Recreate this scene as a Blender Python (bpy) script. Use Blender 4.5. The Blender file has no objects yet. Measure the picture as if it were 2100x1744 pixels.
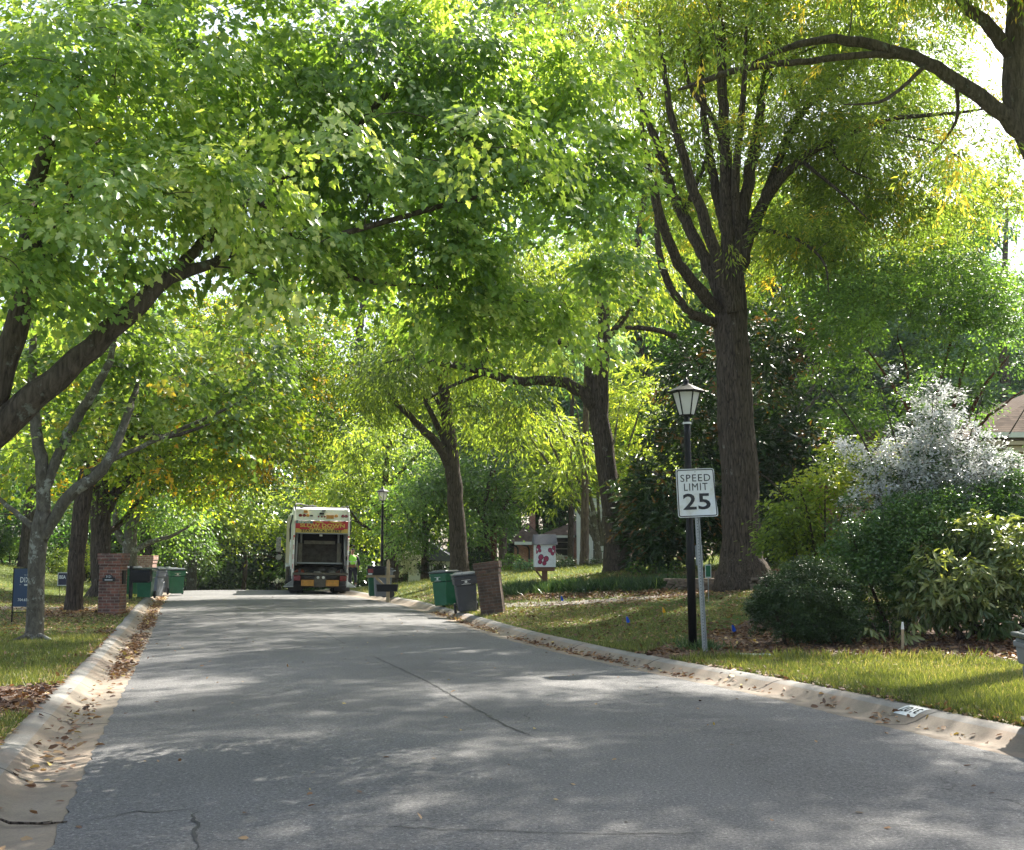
import bpy, bmesh, math
import numpy as np
from math import radians, sin, cos, pi
from mathutils import Vector, Matrix
S = bpy.context.scene
COL = S.collection
rng = np.random.default_rng(7)

# ------------------------------------------------------------------ camera
EYE = 1.65; F = 2379.0; PITCH = math.atan((1136-872)/F)
cam = bpy.data.cameras.new('camera'); cam.sensor_width = 36; cam.lens = 36*F/2100
cam.clip_start = .1; cam.clip_end = 2000
camo = bpy.data.objects.new('camera', cam); COL.objects.link(camo)
camo.location = (0, 0, EYE); camo.rotation_euler = (pi/2+PITCH, 0, 0)
S.camera = camo
# ------------------------------------------------------------------ light
SUN_AZ, SUN_EL = 33.0, 47.0        # azimuth to the right of the view axis
w = bpy.data.worlds.new('World'); S.world = w; w.use_nodes = True
nt = w.node_tree; bg = nt.nodes['Background']
sky = nt.nodes.new('ShaderNodeTexSky'); sky.sky_type = 'NISHITA'; sky.sun_disc = False
sky.sun_elevation = radians(SUN_EL); sky.sun_rotation = radians(SUN_AZ)
sky.air_density = 1.0; sky.dust_density = 2.5; sky.ozone_density = 1.0
hsv = nt.nodes.new('ShaderNodeHueSaturation'); hsv.inputs['Saturation'].default_value = .72
nt.links.new(sky.outputs[0], hsv.inputs['Color']); nt.links.new(hsv.outputs[0], bg.inputs[0]); bg.inputs[1].default_value = 0.10
sun = bpy.data.lights.new('sun', 'SUN'); sun.energy = 5.0; sun.angle = radians(.53); sun.color = (1, .94, .84)
suno = bpy.data.objects.new('sun', sun); COL.objects.link(suno)
sd = Vector((sin(radians(SUN_AZ))*cos(radians(SUN_EL)), cos(radians(SUN_AZ))*cos(radians(SUN_EL)), sin(radians(SUN_EL))))
suno.rotation_euler = sd.to_track_quat('Z', 'Y').to_euler(); suno.location = (30, 40, 60)
S.view_settings.view_transform = 'Standard'; S.view_settings.look = 'None'
S.view_settings.exposure = 1.74; S.view_settings.gamma = 1
S.cycles.max_bounces = 8; S.cycles.diffuse_bounces = 4; S.cycles.transmission_bounces = 6
S.cycles.glossy_bounces = 2; S.cycles.sample_clamp_indirect = 6; S.cycles.caustics_reflective = False
S.cycles.caustics_refractive = False; S.cycles.use_denoising = True

# ------------------------------------------------------------------ pixel (of a 2100x1744 picture) and depth -> world
cp, sp_ = cos(PITCH), sin(PITCH)
def ray(u, v):
    a = (u-1050)/F; b = (872-v)/F
    return Vector((a, cp-sp_*b, sp_+cp*b))
def P(u, v, Y):
    d = ray(u, v); t = Y/d.y
    return Vector((d.x*t, Y, EYE+d.z*t))
def px(Y): return Y/F            # metres per picture pixel at depth Y

# ------------------------------------------------------------------ terrain
def _edge(pts):
    a = []
    for u, v in pts:
        d = ray(u, v); t = -EYE/d.z; a.append((d.y*t, d.x*t))
    a.sort(); return a
Ledge = _edge([(105,1744),(137,1655),(178,1569),(213,1499),(238,1446),(262,1403),(285,1356),(300,1323),(317,1288),(325,1258),(345,1222)])
Redge = _edge([(2400,1632),(2100,1555),(1875,1506),(1687,1459),(1537,1422),(1430,1400),(1312,1377),(1220,1357),(1121,1334),(1004,1303),(900,1267),(816,1240),(738,1225),(712,1220)])
Ledge = [(-8, Ledge[0][1]+14.46*.28)]+Ledge+[(58, Ledge[-1][1]-.27*(58-Ledge[-1][0]))]; Ledge += [(160, Ledge[-1][1]-102*.36)]
Redge = [(-8, 6.9),(0, 6.3)]+Redge+[(58, Redge[-1][1]-.25*(58-Redge[-1][0]))]; Redge += [(160, Redge[-1][1]-102*.36)]
LY, LX = np.array(Ledge).T; RY, RX = np.array(Redge).T
yy = np.arange(-8, 160.1, .5)
def _sm(a, n=9):
    k = np.ones(n)/n; p = np.pad(a, n//2, mode='reflect', reflect_type='odd'); return np.convolve(p, k, 'valid')
LXs = _sm(np.interp(yy, LY, LX)); RXs = _sm(np.interp(yy, RY, RX), 5)
XL = lambda Y: np.interp(Y, yy, LXs)
XR = lambda Y: np.interp(Y, yy, RXs)
ZR_ = (np.array([-10, 40, 48, 54, 59, 64, 72, 90, 120, 165]), np.array([0, 0, -.04, -.1, -.2, -.45, -1.1, -2.8, -5, -7]))
zz_ = _sm(np.interp(yy, *ZR_), 7)
zr = lambda Y: np.interp(Y, yy, zz_)
def ss(a, b, x):
    t = np.clip((x-a)/(b-a), 0, 1); return t*t*(3-2*t)
KW = .74    # gutter and kerb width
def tz(X, Y):
    X = np.asarray(X, float); Y = np.asarray(Y, float)
    dl = XL(Y)-KW-X; dr = X-XR(Y)-KW
    g = np.interp(Y, [0, 17, 21, 24, 28, 31, 34, 60], [.015, .02, .035, .065, .1, .105, .17, .19])
    r = np.maximum(dr, 0)*g; r = 1.25*np.tanh(r/1.25)
    r = r*(1-.85*ss(46, 66, Y)) + .05*np.maximum(dr-9, 0)*ss(24, 34, Y)*(1-ss(46, 60, Y))
    l = np.maximum(dl-2.2, 0)*.2*ss(24, 55, Y); l = 2.6*np.tanh(l/2.6)
    side = np.maximum(np.maximum(dl, dr), 0)
    base = zr(Y)*(1-ss(1, 14, side))
    bump = .025*np.sin(X*.9+1.3*np.sin(Y*.5))*np.sin(Y*.63+.4)*ss(.3, 2, side)
    return base + .1 + r + l + bump - .22*(side <= 0)
def Z(x, y): return float(tz(x, y))
def G(u, v, y0=4, y1=150):
    d = ray(u, v)
    ys = np.arange(y0, y1, .1); t = ys/d.y; h = EYE+d.z*t - tz(d.x*t, ys)
    i = np.argmax(h <= 0)
    if h[i] > 0: i = len(ys)-1
    Y = ys[i]; return Vector((d.x*Y/d.y, Y, Z(d.x*Y/d.y, Y)))

# ------------------------------------------------------------------ object helpers
def tag(o, label=None, cat=None, group=None, kind=None):
    if label: o['label'] = label
    if cat: o['category'] = cat
    if group: o['group'] = group
    if kind: o['kind'] = kind
    return o
def thing(name, label, cat, loc=(0, 0, 0), rz=0, group=None, tilt=(0, 0)):
    o = bpy.data.objects.new(name, None); COL.objects.link(o)
    o.location = loc; o.rotation_euler = (tilt[0], tilt[1], rz); o.empty_display_size = .2
    return tag(o, label, cat, group)
def link_mesh(name, me, m, parent=None):
    o = bpy.data.objects.new(name, me); COL.objects.link(o)
    if m is not None and len(me.materials) == 0: me.materials.append(m)
    if parent: o.parent = parent
    return o
def copy_tree(o, parent=None):
    c = o.copy(); COL.objects.link(c); c.parent = parent
    for ch in o.children: copy_tree(ch, c)
    return c
def np_mesh(name, V, starts, totals, loops, smooth=False):
    me = bpy.data.meshes.new(name)
    me.vertices.add(len(V)); me.vertices.foreach_set('co', np.ascontiguousarray(V, np.float32).ravel())
    me.loops.add(len(loops)); me.loops.foreach_set('vertex_index', np.ascontiguousarray(loops, np.int32))
    me.polygons.add(len(starts)); me.polygons.foreach_set('loop_start', np.ascontiguousarray(starts, np.int32))
    me.polygons.foreach_set('loop_total', np.ascontiguousarray(totals, np.int32))
    if smooth: me.polygons.foreach_set('use_smooth', np.ones(len(starts), bool))
    me.update(calc_edges=True); me.validate()
    return me
class MB:
    def __init__(s): s.v = []; s.f = []; s.sm = []
    def add(s, vs, fs, smooth=False):
        n = len(s.v); s.v += [tuple(p) for p in vs]; s.f += [[i+n for i in f] for f in fs]; s.sm += [smooth]*len(fs); return s
    def box(s, a, b, top=None):
        x0, y0, z0 = a; x1, y1, z1 = b; tx, ty = top or (1, 1)
        cx, cy = (x0+x1)/2, (y0+y1)/2; hx, hy = (x1-x0)/2, (y1-y0)/2
        vs = [(cx+i*hx, cy+j*hy, z0) for i, j in ((-1,-1),(1,-1),(1,1),(-1,1))]+[(cx+i*hx*tx, cy+j*hy*ty, z1) for i, j in ((-1,-1),(1,-1),(1,1),(-1,1))]
        return s.add(vs, [[3,2,1,0],[4,5,6,7],[0,1,5,4],[1,2,6,5],[2,3,7,6],[3,0,4,7]])
    def bar(s, a, b, w, h=None):
        a = Vector(a); b = Vector(b); d = (b-a).normalized(); h = h or w
        x = d.cross(Vector((0, 0, 1)));  x = x.normalized() if x.length > .01 else Vector((1, 0, 0))
        y = x.cross(d); vs = []
        for p in (a, b):
            for i, j in ((-1,-1),(1,-1),(1,1),(-1,1)): vs.append(p+x*i*w/2+y*j*h/2)
        return s.add(vs, [[3,2,1,0],[4,5,6,7],[0,1,5,4],[1,2,6,5],[2,3,7,6],[3,0,4,7]])
    def tube(s, pts, rad, n=8, cap=True, smooth=True):
        V, Fc = tube_np([Vector(p) for p in pts], rad if hasattr(rad, '__len__') else [rad]*len(pts), n, cap)
        return s.add(V, Fc, smooth)
    def lathe(s, prof, c=(0, 0, 0), n=16, rot=None, smooth=False, sides=None):
        n = sides or n; vs = []; fs = []
        for r, z in prof:
            for k in range(n):
                a = 2*pi*(k+.5)/n; p = Vector((r*cos(a), r*sin(a), z))
                if rot is not None: p = rot @ p
                vs.append(p+Vector(c))
        for i in range(len(prof)-1):
            for k in range(n): fs.append([i*n+k, i*n+(k+1) % n, (i+1)*n+(k+1) % n, (i+1)*n+k])
        fs.append(list(range(n))[::-1]); fs.append([(len(prof)-1)*n+k for k in range(n)])
        return s.add(vs, fs, smooth)
    def prism(s, poly, a, b, axis='y'):     # poly in the plane across axis, extruded a..b
        def mk(p, t): return {'y': (p[0], t, p[1]), 'x': (t, p[0], p[1]), 'z': (p[0], p[1], t)}[axis]
        n = len(poly); vs = [mk(p, a) for p in poly]+[mk(p, b) for p in poly]
        return s.add(vs, [list(range(n)), list(range(n, 2*n))[::-1]]+[[i, i+n, (i+1) % n+n, (i+1) % n] for i in range(n)])
    def build(s, name, m, parent=None, bevel=0, fix=True):
        me = bpy.data.meshes.new(name); me.from_pydata(s.v, [], s.f)
        if fix:
            bm = bmesh.new(); bm.from_mesh(me); bmesh.ops.recalc_face_normals(bm, faces=bm.faces)
            bm.to_mesh(me); bm.free()
        me.polygons.foreach_set('use_smooth', s.sm) if len(me.polygons) == len(s.sm) else None
        o = link_mesh(name, me, m, parent)
        if bevel:
            b = o.modifiers.new('bevel', 'BEVEL'); b.width = bevel; b.segments = 2; b.limit_method = 'ANGLE'; b.angle_limit = radians(40)
        return o
def tube_np(pts, rad, n=8, cap=True, flute=0, seed=0):
    m = len(pts); V = []; fs = []; x = None
    for i, p in enumerate(pts):
        d = (pts[min(i+1, m-1)]-pts[max(i-1, 0)])
        d = d.normalized() if d.length > 1e-6 else Vector((0, 0, 1))
        if x is None: x = d.cross(Vector((.3, 1, .1))).normalized()
        else: x = (x-d*x.dot(d)).normalized()
        y = d.cross(x)
        for k in range(n):
            a = 2*pi*k/n; r = rad[i]
            if flute: r *= 1+flute*sin(a*5+seed+.3*i)*.6+flute*sin(a*3+2.1*seed-.2*i)*.6+flute*.7*sin(a*9+i*.9)
            V.append(p+x*r*cos(a)+y*r*sin(a))
    for i in range(m-1):
        for k in range(n): fs.append([i*n+k, i*n+(k+1) % n, (i+1)*n+(k+1) % n, (i+1)*n+k])
    if cap: fs.append(list(range(n))[::-1]); fs.append([(m-1)*n+k for k in range(n)])
    return V, fs
FONTS = {}
def text(s, name, parent, size, loc, rot, m, ext=.001, bold=0, align='CENTER', sx=1, spacing=1):
    c = bpy.data.curves.new(name, 'FONT'); c.body = s; c.size = size; c.extrude = ext; c.offset = bold
    c.align_x = align; c.align_y = 'CENTER'; c.space_character = spacing; c.resolution_u = 3
    t = bpy.data.objects.new(name, c); COL.objects.link(t)
    dg = bpy.context.evaluated_depsgraph_get(); me = bpy.data.meshes.new_from_object(t.evaluated_get(dg))
    bpy.data.objects.remove(t); bpy.data.curves.remove(c)
    me.materials.clear(); o = link_mesh(name, me, m, parent); o.location = loc; o.rotation_euler = rot; o.scale = (sx, 1, 1)
    return o
UP = (pi/2, 0, 0)    # text standing upright facing -Y

# ------------------------------------------------------------------ materials
def N(nt, t, **kw):
    n = nt.nodes.new(t)
    for k, v in kw.items():
        if k.startswith('i_'):
            key = k[2:]; key = int(key) if key.isdigit() else key.replace('_', ' ')
            n.inputs[key].default_value = v
        else: setattr(n, k, v)
    return n
def newmat(name):
    m = bpy.data.materials.new(name); m.use_nodes = True; nt = m.node_tree
    return m, nt, nt.nodes['Principled BSDF'], nt.links.new
def ramp(nt, stops, fac=None, interp='LINEAR'):
    r = N(nt, 'ShaderNodeValToRGB'); r.color_ramp.interpolation = interp; e = r.color_ramp.elements
    while len(e) < len(stops): e.new(.5)
    for i, (p, c) in enumerate(stops): e[i].position = p; e[i].color = (*c, 1) if len(c) == 3 else c
    if fac is not None: nt.links.new(fac, r.inputs[0])
    return r
def mix(nt, fac, a, b, blend='MIX'):
    n = N(nt, 'ShaderNodeMix', data_type='RGBA', blend_type=blend)
    for s, x in ((n.inputs[0], fac), (n.inputs[6], a), (n.inputs[7], b)):
        if isinstance(x, (int, float)): s.default_value = x
        elif isinstance(x, tuple): s.default_value = (*x, 1) if len(x) == 3 else x
        else: nt.links.new(x, s)
    return n.outputs[2]
def noise(nt, scale, detail=4, rough=.6, vec=None, out=0):
    n = N(nt, 'ShaderNodeTexNoise', i_Scale=scale, i_Detail=detail, i_Roughness=rough)
    if vec is not None: nt.links.new(vec, n.inputs['Vector'])
    return n.outputs[out]
def bump(nt, h, strength=.3, dist=.02, bsdf=None):
    b = N(nt, 'ShaderNodeBump', i_Strength=strength, i_Distance=dist); nt.links.new(h, b.inputs['Height'])
    nt.links.new(b.outputs[0], bsdf.inputs['Normal']); return b
def objco(nt, sc=None):
    t = N(nt, 'ShaderNodeTexCoord'); o = t.outputs['Object']
    if sc:
        mp = N(nt, 'ShaderNodeMapping'); mp.inputs['Scale'].default_value = sc; nt.links.new(o, mp.inputs[0]); o = mp.outputs[0]
    return o
def plain(name, c, rough=.5, metal=0, var=.18, scale=8, bmp=.05, coat=0, dirt=None):
    m, nt, b, L = newmat(name); co = objco(nt)
    n = noise(nt, scale, 5, .65, co); d = tuple(x*(1-var) for x in c); l = tuple(min(1, x*(1+var)) for x in c)
    r = ramp(nt, [(.3, d), (.7, l)], n); out = r.outputs[0]
    if dirt:
        n2 = noise(nt, scale*.4, 6, .7, co); r2 = ramp(nt, [(.5, (0, 0, 0)), (.72, (1, 1, 1))], n2)
        out = mix(nt, r2.outputs[0], out, dirt)
    L(out, b.inputs['Base Color']); b.inputs['Roughness'].default_value = rough; b.inputs['Metallic'].default_value = metal
    b.inputs['Coat Weight'].default_value = coat
    rr = ramp(nt, [(.3, (rough*.8,)*3), (.7, (min(1, rough*1.2),)*3)], n); L(rr.outputs[0], b.inputs['Roughness'])
    if bmp: bump(nt, noise(nt, scale*6, 3, .5, co), bmp, .01, b)
    return m
def leafmat(name, stops, trans, tf=.42, rough=.42, spec=.5):
    m, nt, b, L = newmat(name)
    a = N(nt, 'ShaderNodeAttribute', attribute_name='tint'); r = ramp(nt, stops, a.outputs['Fac'])
    oi = N(nt, 'ShaderNodeObjectInfo')
    hs = N(nt, 'ShaderNodeHueSaturation'); L(r.outputs[0], hs.inputs['Color'])
    mr = N(nt, 'ShaderNodeMapRange', i_3=.85, i_4=1.18); L(oi.outputs['Random'], mr.inputs[0]); L(mr.outputs[0], hs.inputs['Value'])
    L(hs.outputs[0], b.inputs['Base Color']); b.inputs['Roughness'].default_value = rough
    b.inputs['Specular IOR Level'].default_value = spec
    t = N(nt, 'ShaderNodeBsdfTranslucent')
    tc = mix(nt, 1.0, hs.outputs[0], trans, 'MULTIPLY'); L(tc, t.inputs[0])
    ms = N(nt, 'ShaderNodeMixShader'); ms.inputs[0].default_value = tf
    L(b.outputs[0], ms.inputs[1]); L(t.outputs[0], ms.inputs[2])
    L(ms.outputs[0], nt.nodes['Material Output'].inputs[0]); return m
def barkmat(name, dark, light, lichen=None, sc=(9, 9, 1.6), bs=.9, lich=.62, vor=.75):
    m, nt, b, L = newmat(name); co = objco(nt, sc)
    v = N(nt, 'ShaderNodeTexNoise', i_Scale=2.2, i_Detail=8, i_Roughness=.7, i_Distortion=.6); L(co, v.inputs[0])
    vo = N(nt, 'ShaderNodeTexVoronoi', i_Scale=1.6, feature='DISTANCE_TO_EDGE'); L(co, vo.inputs[0])
    r = ramp(nt, [(.36, dark), (.66, light)], v.outputs[0])
    cr = ramp(nt, [(0, (.25,)*3), (.12, (1,)*3)], vo.outputs['Distance'])
    out = mix(nt, vor, r.outputs[0], cr.outputs[0], 'MULTIPLY')
    if lichen:
        n2 = noise(nt, 3.2, 6, .75, objco(nt)); r2 = ramp(nt, [(lich, (0,)*3), (lich+.05, (.8,)*3)], n2)
        out = mix(nt, r2.outputs[0], out, lichen)
    L(out, b.inputs['Base Color']); b.inputs['Roughness'].default_value = .9
    b.inputs['Specular IOR Level'].default_value = .2
    h = mix(nt, vor*.7, v.outputs[0], cr.outputs[0]); bump(nt, h, bs, .05, b); return m
def brickmat(name, c1, c2, mortar, w=.2, h=.068, z=True, rot=0, m_=.008, noisy=.25):
    m, nt, b, L = newmat(name)
    t = N(nt, 'ShaderNodeTexCoord'); g = N(nt, 'ShaderNodeNewGeometry')
    s = N(nt, 'ShaderNodeSeparateXYZ'); L(t.outputs['Object'], s.inputs[0])
    ad = N(nt, 'ShaderNodeMath', operation='ADD'); L(s.outputs[0], ad.inputs[0]); L(s.outputs[1], ad.inputs[1])
    c = N(nt, 'ShaderNodeCombineXYZ'); L(ad.outputs[0], c.inputs[0]); L(s.outputs[2], c.inputs[1])
    br = N(nt, 'ShaderNodeTexBrick', i_Scale=1.0, i_Mortar_Size=m_, i_Brick_Width=w+m_, i_Row_Height=h+m_, i_Bias=0.0)
    br.inputs['Color1'].default_value = (*c1, 1); br.inputs['Color2'].default_value = (*c2, 1); br.inputs['Mortar'].default_value = (*mortar, 1)
    L(c.outputs[0], br.inputs['Vector'])
    n = noise(nt, 5, 6, .7, t.outputs['Object']); r = ramp(nt, [(.3, (1-noisy*1.6,)*3), (.7, (1+noisy,)*3)], n)
    L(mix(nt, 1.0, br.outputs[0], r.outputs[0], 'MULTIPLY'), b.inputs['Base Color'])
    b.inputs['Roughness'].default_value = .85
    iv = N(nt, 'ShaderNodeMath', operation='SUBTRACT'); iv.inputs[0].default_value = 1; L(br.outputs['Fac'], iv.inputs[1])
    bump(nt, iv.outputs[0], .5, .01, b); return m

# ------------------------------------------------------------------ foliage
def _sym(half, tip=(1, 0), fold=.16, bend=.14):
    pts = [(0, 0)]+half+[tip]+[(x, -y) for x, y in half]; k = len(half)
    V = np.array([(x, y, fold*abs(y)-bend*x*x) for x, y in pts])
    f1 = list(range(0, k+2)); f2 = [0]+[k+1]+list(range(2*k+1, k+1, -1))
    a = sum(half[i][0]*((half+[tip])[i+1][1])-(half+[tip])[i+1][0]*half[i][1] for i in range(k))
    return V, [f1, f2], abs(a)
TM = {'maple': _sym([(.03, .17), (-.06, .30), (.16, .30), (.34, .52), (.46, .24), (.66, .27)]),
      'broad': _sym([(.3, .26), (.7, .2)]), 'long': _sym([(.35, .15), (.7, .12)], fold=.25, bend=.2),
      'narrow': _sym([(.45, .13)]), 'rhomb': _sym([(.45, .3)], fold=.3)}
def leaf_mesh(name, C, T, Nn, Sz, tint, shape):
    tv, tf, area = TM[shape]; k = len(tv); n = len(C)
    T = T/np.linalg.norm(T, axis=1, keepdims=True)
    B = np.cross(Nn, T); B /= np.linalg.norm(B, axis=1, keepdims=True)+1e-9; N2 = np.cross(T, B)
    S_ = Sz[:, None, None]; cu = (.2+1.7*np.random.default_rng(n).random((n, 1, 1)))
    V = C[:, None]+S_*(tv[None, :, 0:1]*T[:, None]+tv[None, :, 1:2]*B[:, None]+cu*tv[None, :, 2:3]*N2[:, None])
    fl = np.concatenate([np.array(f) for f in tf]); tot = np.array([len(f) for f in tf])
    loops = (np.arange(n)[:, None]*k+fl[None]).ravel(); totals = np.tile(tot, n)
    starts = np.concatenate([[0], np.cumsum(totals)[:-1]])
    me = bpy.data.meshes.new(name)
    me.vertices.add(n*k); me.vertices.foreach_set('co', V.astype(np.float32).ravel())
    me.loops.add(len(loops)); me.loops.foreach_set('vertex_index', loops.astype(np.int32))
    me.polygons.add(len(starts)); me.polygons.foreach_set('loop_start', starts.astype(np.int32)); me.polygons.foreach_set('loop_total', totals.astype(np.int32))
    me.update(calc_edges=True)
    at = me.attributes.new('tint', 'FLOAT', 'FACE'); at.data.foreach_set('value', np.repeat(np.clip(tint, 0, 1), len(tf)).astype(np.float32))
    return me
def unit(r, n):
    v = r.normal(size=(n, 3)); return v/np.linalg.norm(v, axis=1, keepdims=True)
def vnoise(C, f, s):
    return (np.sin(C[:, 0]*f+s+1.7*np.sin(C[:, 1]*f*.7+s))+np.sin(C[:, 1]*f*1.1+2*s+1.3*np.sin(C[:, 2]*f*.8))+np.sin(C[:, 2]*f*1.3+3*s+1.5*np.sin(C[:, 0]*f*.6)))/3
LAI = 2.1
def crown(blobs, cfg, r):
    """blobs: (centre, (rx,ry,rz), lai) -> leaf arrays and spray centres"""
    shape = cfg.get('shape', 'broad'); sz = cfg['size']; K = cfg.get('K', 30); R = cfg.get('R', .5); area = TM[shape][2]*sz*sz
    droop = cfg.get('droop', .5); hang = cfg.get('hang', .5); flat = cfg.get('flat', .13); hole = cfg.get('hole', -.45)
    Cs = []; Os = []
    for c, rr, lai in blobs:
        c = np.array(c); rr = np.array(rr); n = max(2, int(LAI*lai*pi*rr[0]*rr[2]/area/K))
        d = unit(r, n); q = c+d*rr*(r.random((n, 1))**cfg.get('shell', .42))
        o = d*np.array([1, 1, .35])+r.normal(size=(n, 3))*.35
        Cs.append(q); Os.append(o)
    C = np.concatenate(Cs); O = np.concatenate(Os)
    keep = (vnoise(C, cfg.get('hf', 1.6), cfg.get('seed', 1)) > hole) & (C[:, 2] > cfg.get('zmin', .15)) & (np.linalg.norm(C-np.array([0, 0, EYE]), axis=1) > 4.5)
    if 'cut' in cfg: keep &= cfg['cut'](C)
    C = C[keep]; O = O[keep]; O /= np.linalg.norm(O, axis=1, keepdims=True); n = len(C)
    side = np.cross(O, [0, 0, 1.]); side /= np.linalg.norm(side, axis=1, keepdims=True)+1e-9
    Rn = R*(.6+.8*r.random(n))
    t = r.random((n, K))**.75; la = r.normal(size=(n, K))*.38*(.5+.7*t); h = r.normal(size=(n, K))*flat
    pos = C[:, None]+Rn[:, None, None]*((t-.35)[..., None]*O[:, None]+la[..., None]*side[:, None]+np.stack([0*h, 0*h, h-droop*t*t], -1))
    g = np.clip(.45+.16*r.normal(size=(n, 1))+.22*vnoise(C, cfg.get('cf', .5), 5)[:, None]+.13*r.normal(size=(n, K)), 0, .86)
    if cfg.get('gold', 0):
        gm = (r.random(n) < cfg['gold']*(1+1.6*vnoise(C, .35, 9)))[:, None] | (r.random((n, K)) < cfg['gold']*.3); g = np.where(gm, .92+.08*r.random((n, K)), g)
    tip = O[:, None]*.7+side[:, None]*(la*2.2)[..., None]+r.normal(size=(n, K, 3))*cfg.get('tj', .35); tip[..., 2] -= hang
    nn = np.array([0, 0, 1.])*(1.1-.5*hang)+O[:, None]*.55*hang+r.normal(size=(n, K, 3))*cfg.get('jit', .4)
    f = lambda a: a.reshape(-1, a.shape[-1])
    s = sz*(.7+.55*r.random(n*K))
    return f(pos), f(tip), f(nn), s, g.ravel(), C, Rn
def crown_mesh(blobs, cfg, seed):
    r = np.random.default_rng(seed); p, t, n, s, g, C, Rn = crown(blobs, cfg, r)
    return leaf_mesh('crown', p, t, n, s, g, cfg.get('shape', 'broad')), C
def smooth_path(pts, rad, step):
    """Catmull-Rom through the points"""
    out = []; ro = []; n = len(pts)
    for i in range(n-1):
        p0, p1, p2, p3 = pts[max(i-1, 0)], pts[i], pts[i+1], pts[min(i+2, n-1)]
        k = max(2, int((p2-p1).length/step))
        for j in range(k):
            t = j/k; a = p1*2; b = (p2-p0)*t; c = (p0*2-p1*5+p2*4-p3)*t*t; d = (p1*3-p0-p2*3+p3)*t**3
            out.append((a+b+c+d)*.5); ro.append(rad[i]+(rad[i+1]-rad[i])*t)
    out.append(pts[-1]); ro.append(rad[-1]); return out, ro
def wood_mesh(paths, n=10, jit=0, seed=0, flute=0):
    r = np.random.default_rng(seed+99); mb = MB()
    for pts, rad in paths:
        if jit:
            for i in range(1, len(pts)-1): pts[i] = pts[i]+Vector(r.normal(size=3))*jit*rad[i]
        V, fs = tube_np(pts, rad, n, True, flute, seed); mb.add(V, fs, True)
    me = bpy.data.meshes.new('wood'); me.from_pydata(mb.v, [], mb.f); me.polygons.foreach_set('use_smooth', mb.sm); me.update(); return me
def grow(nodes, rads, targets, r, rmin=.006, k=.011, sag=.12):
    """join every target to the nearest wood by a bowed twig; returns tube paths"""
    Np = np.array([tuple(p) for p in nodes]); Nr = np.array(rads, float); paths = []
    T = np.array(targets)
    if len(T) == 0: return paths
    d0 = np.array([np.min(np.linalg.norm(Np-t, axis=1)) for t in T]); order = np.argsort(d0)
    for i in order:
        t = T[i]; d = np.linalg.norm(Np-t, axis=1)+np.maximum(0, Np[:, 2]-t[2])*.5; j = int(np.argmin(d)); a = Np[j]; L = np.linalg.norm(t-a)
        if L < .12: continue
        m = 5; up = np.array([0, 0, 1.]); w = r.normal(size=3)*.07*L
        r0 = max(rmin, min(Nr[j]*.7, rmin+k*L)); pts = []; rr = []
        for q in range(m+1):
            s = q/m; pts.append(Vector(a+(t-a)*s+(up*sag*L+w)*4*s*(1-s)*(1-.3*s))); rr.append(r0+(rmin-r0)*s)
        paths.append((pts, rr))
        Np = np.vstack([Np, [tuple(p) for p in pts[2:]]]); Nr = np.concatenate([Nr, rr[2:]])
    return paths
TREES = {}
def tree(name, label, Y, wood, blobs, cfg, leaf, bark, seed, group=None, cat='tree', base=None, wob=.25, twigs=True, maxtw=420, above=(), fl=0, sides=12, limb='limb'):
    """wood: list of paths, each [(u,v,width_px[,dY])...]; first path starts on the ground. blobs: (u,v,dY,ru,rv,rd,lai) in picture pixels"""
    def wp(path, first):
        pts = []; rad = []
        for i, q in enumerate(path):
            u, v, wd = q[:3]; y = Y+(q[3] if len(q) > 3 else 0); p = P(u, v, y)
            if first and i == 0: p.z = Z(p.x, p.y)-.12
            pts.append(p); rad.append(wd*px(y)/2)
        if not first: rad[-1] = min(rad[-1], .35*rad[-2])
        return smooth_path(pts, rad, max(.12, max(rad)*1.1))
    paths = [wp(p, i == 0) for i, p in enumerate(wood)]
    p0 = paths[0][0][0]; org = Vector((p0.x, p0.y, p0.z+.12))
    root = thing(name, label, cat, org, 0, group)
    nodes = [p for a, b in paths for p in a]; rads = [x for a, b in paths for x in b]
    nodes_c = nodes[len(paths[0][0])//3:]; rads_c = rads[len(paths[0][0])//3:]
    bl = []
    for u, v, dY, ru, rv, rd, lai in blobs:
        y = Y+dY; c = P(u, v, y); bl.append((tuple(c), (ru*px(y), rd, rv*px(y)), lai))
    bl += list(above)  # crown masses above the frame, added for shade and fullness
    me, C = crown_mesh(bl, cfg, seed)
    loc = lambda ps: [([p-org for p in a], b) for a, b in ps]
    me.transform(Matrix.Translation(-org)); me.materials.append(leaf)
    tr = wood_mesh(loc(paths[:1]), sides, .05, seed, fl); link_mesh('trunk', tr, bark, root)
    r = np.random.default_rng(seed+5)
    for i, p in enumerate(paths[1:]): link_mesh(limb, wood_mesh(loc([p]), 9 if sides < 20 else 14, .12, seed+i, fl*.5), bark, root)
    if twigs:
        if len(C) > maxtw: C = C[r.choice(len(C), maxtw, replace=False)]
        tw = grow(nodes_c, rads_c, C, r, rmin=cfg.get('rmin', .006), k=cfg.get('rk', .011))
        if tw:
            bm = bmesh.new(); bm.from_mesh(me); n0 = len(bm.faces); bm.from_mesh(wood_mesh(loc(tw), 5, .3, seed)); bm.faces.ensure_lookup_table()
            for f in bm.faces[n0:]: f.material_index = 1
            bm.to_mesh(me); bm.free(); me.materials.append(bark)
    link_mesh('crown', me, None, root)
    return root
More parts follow.
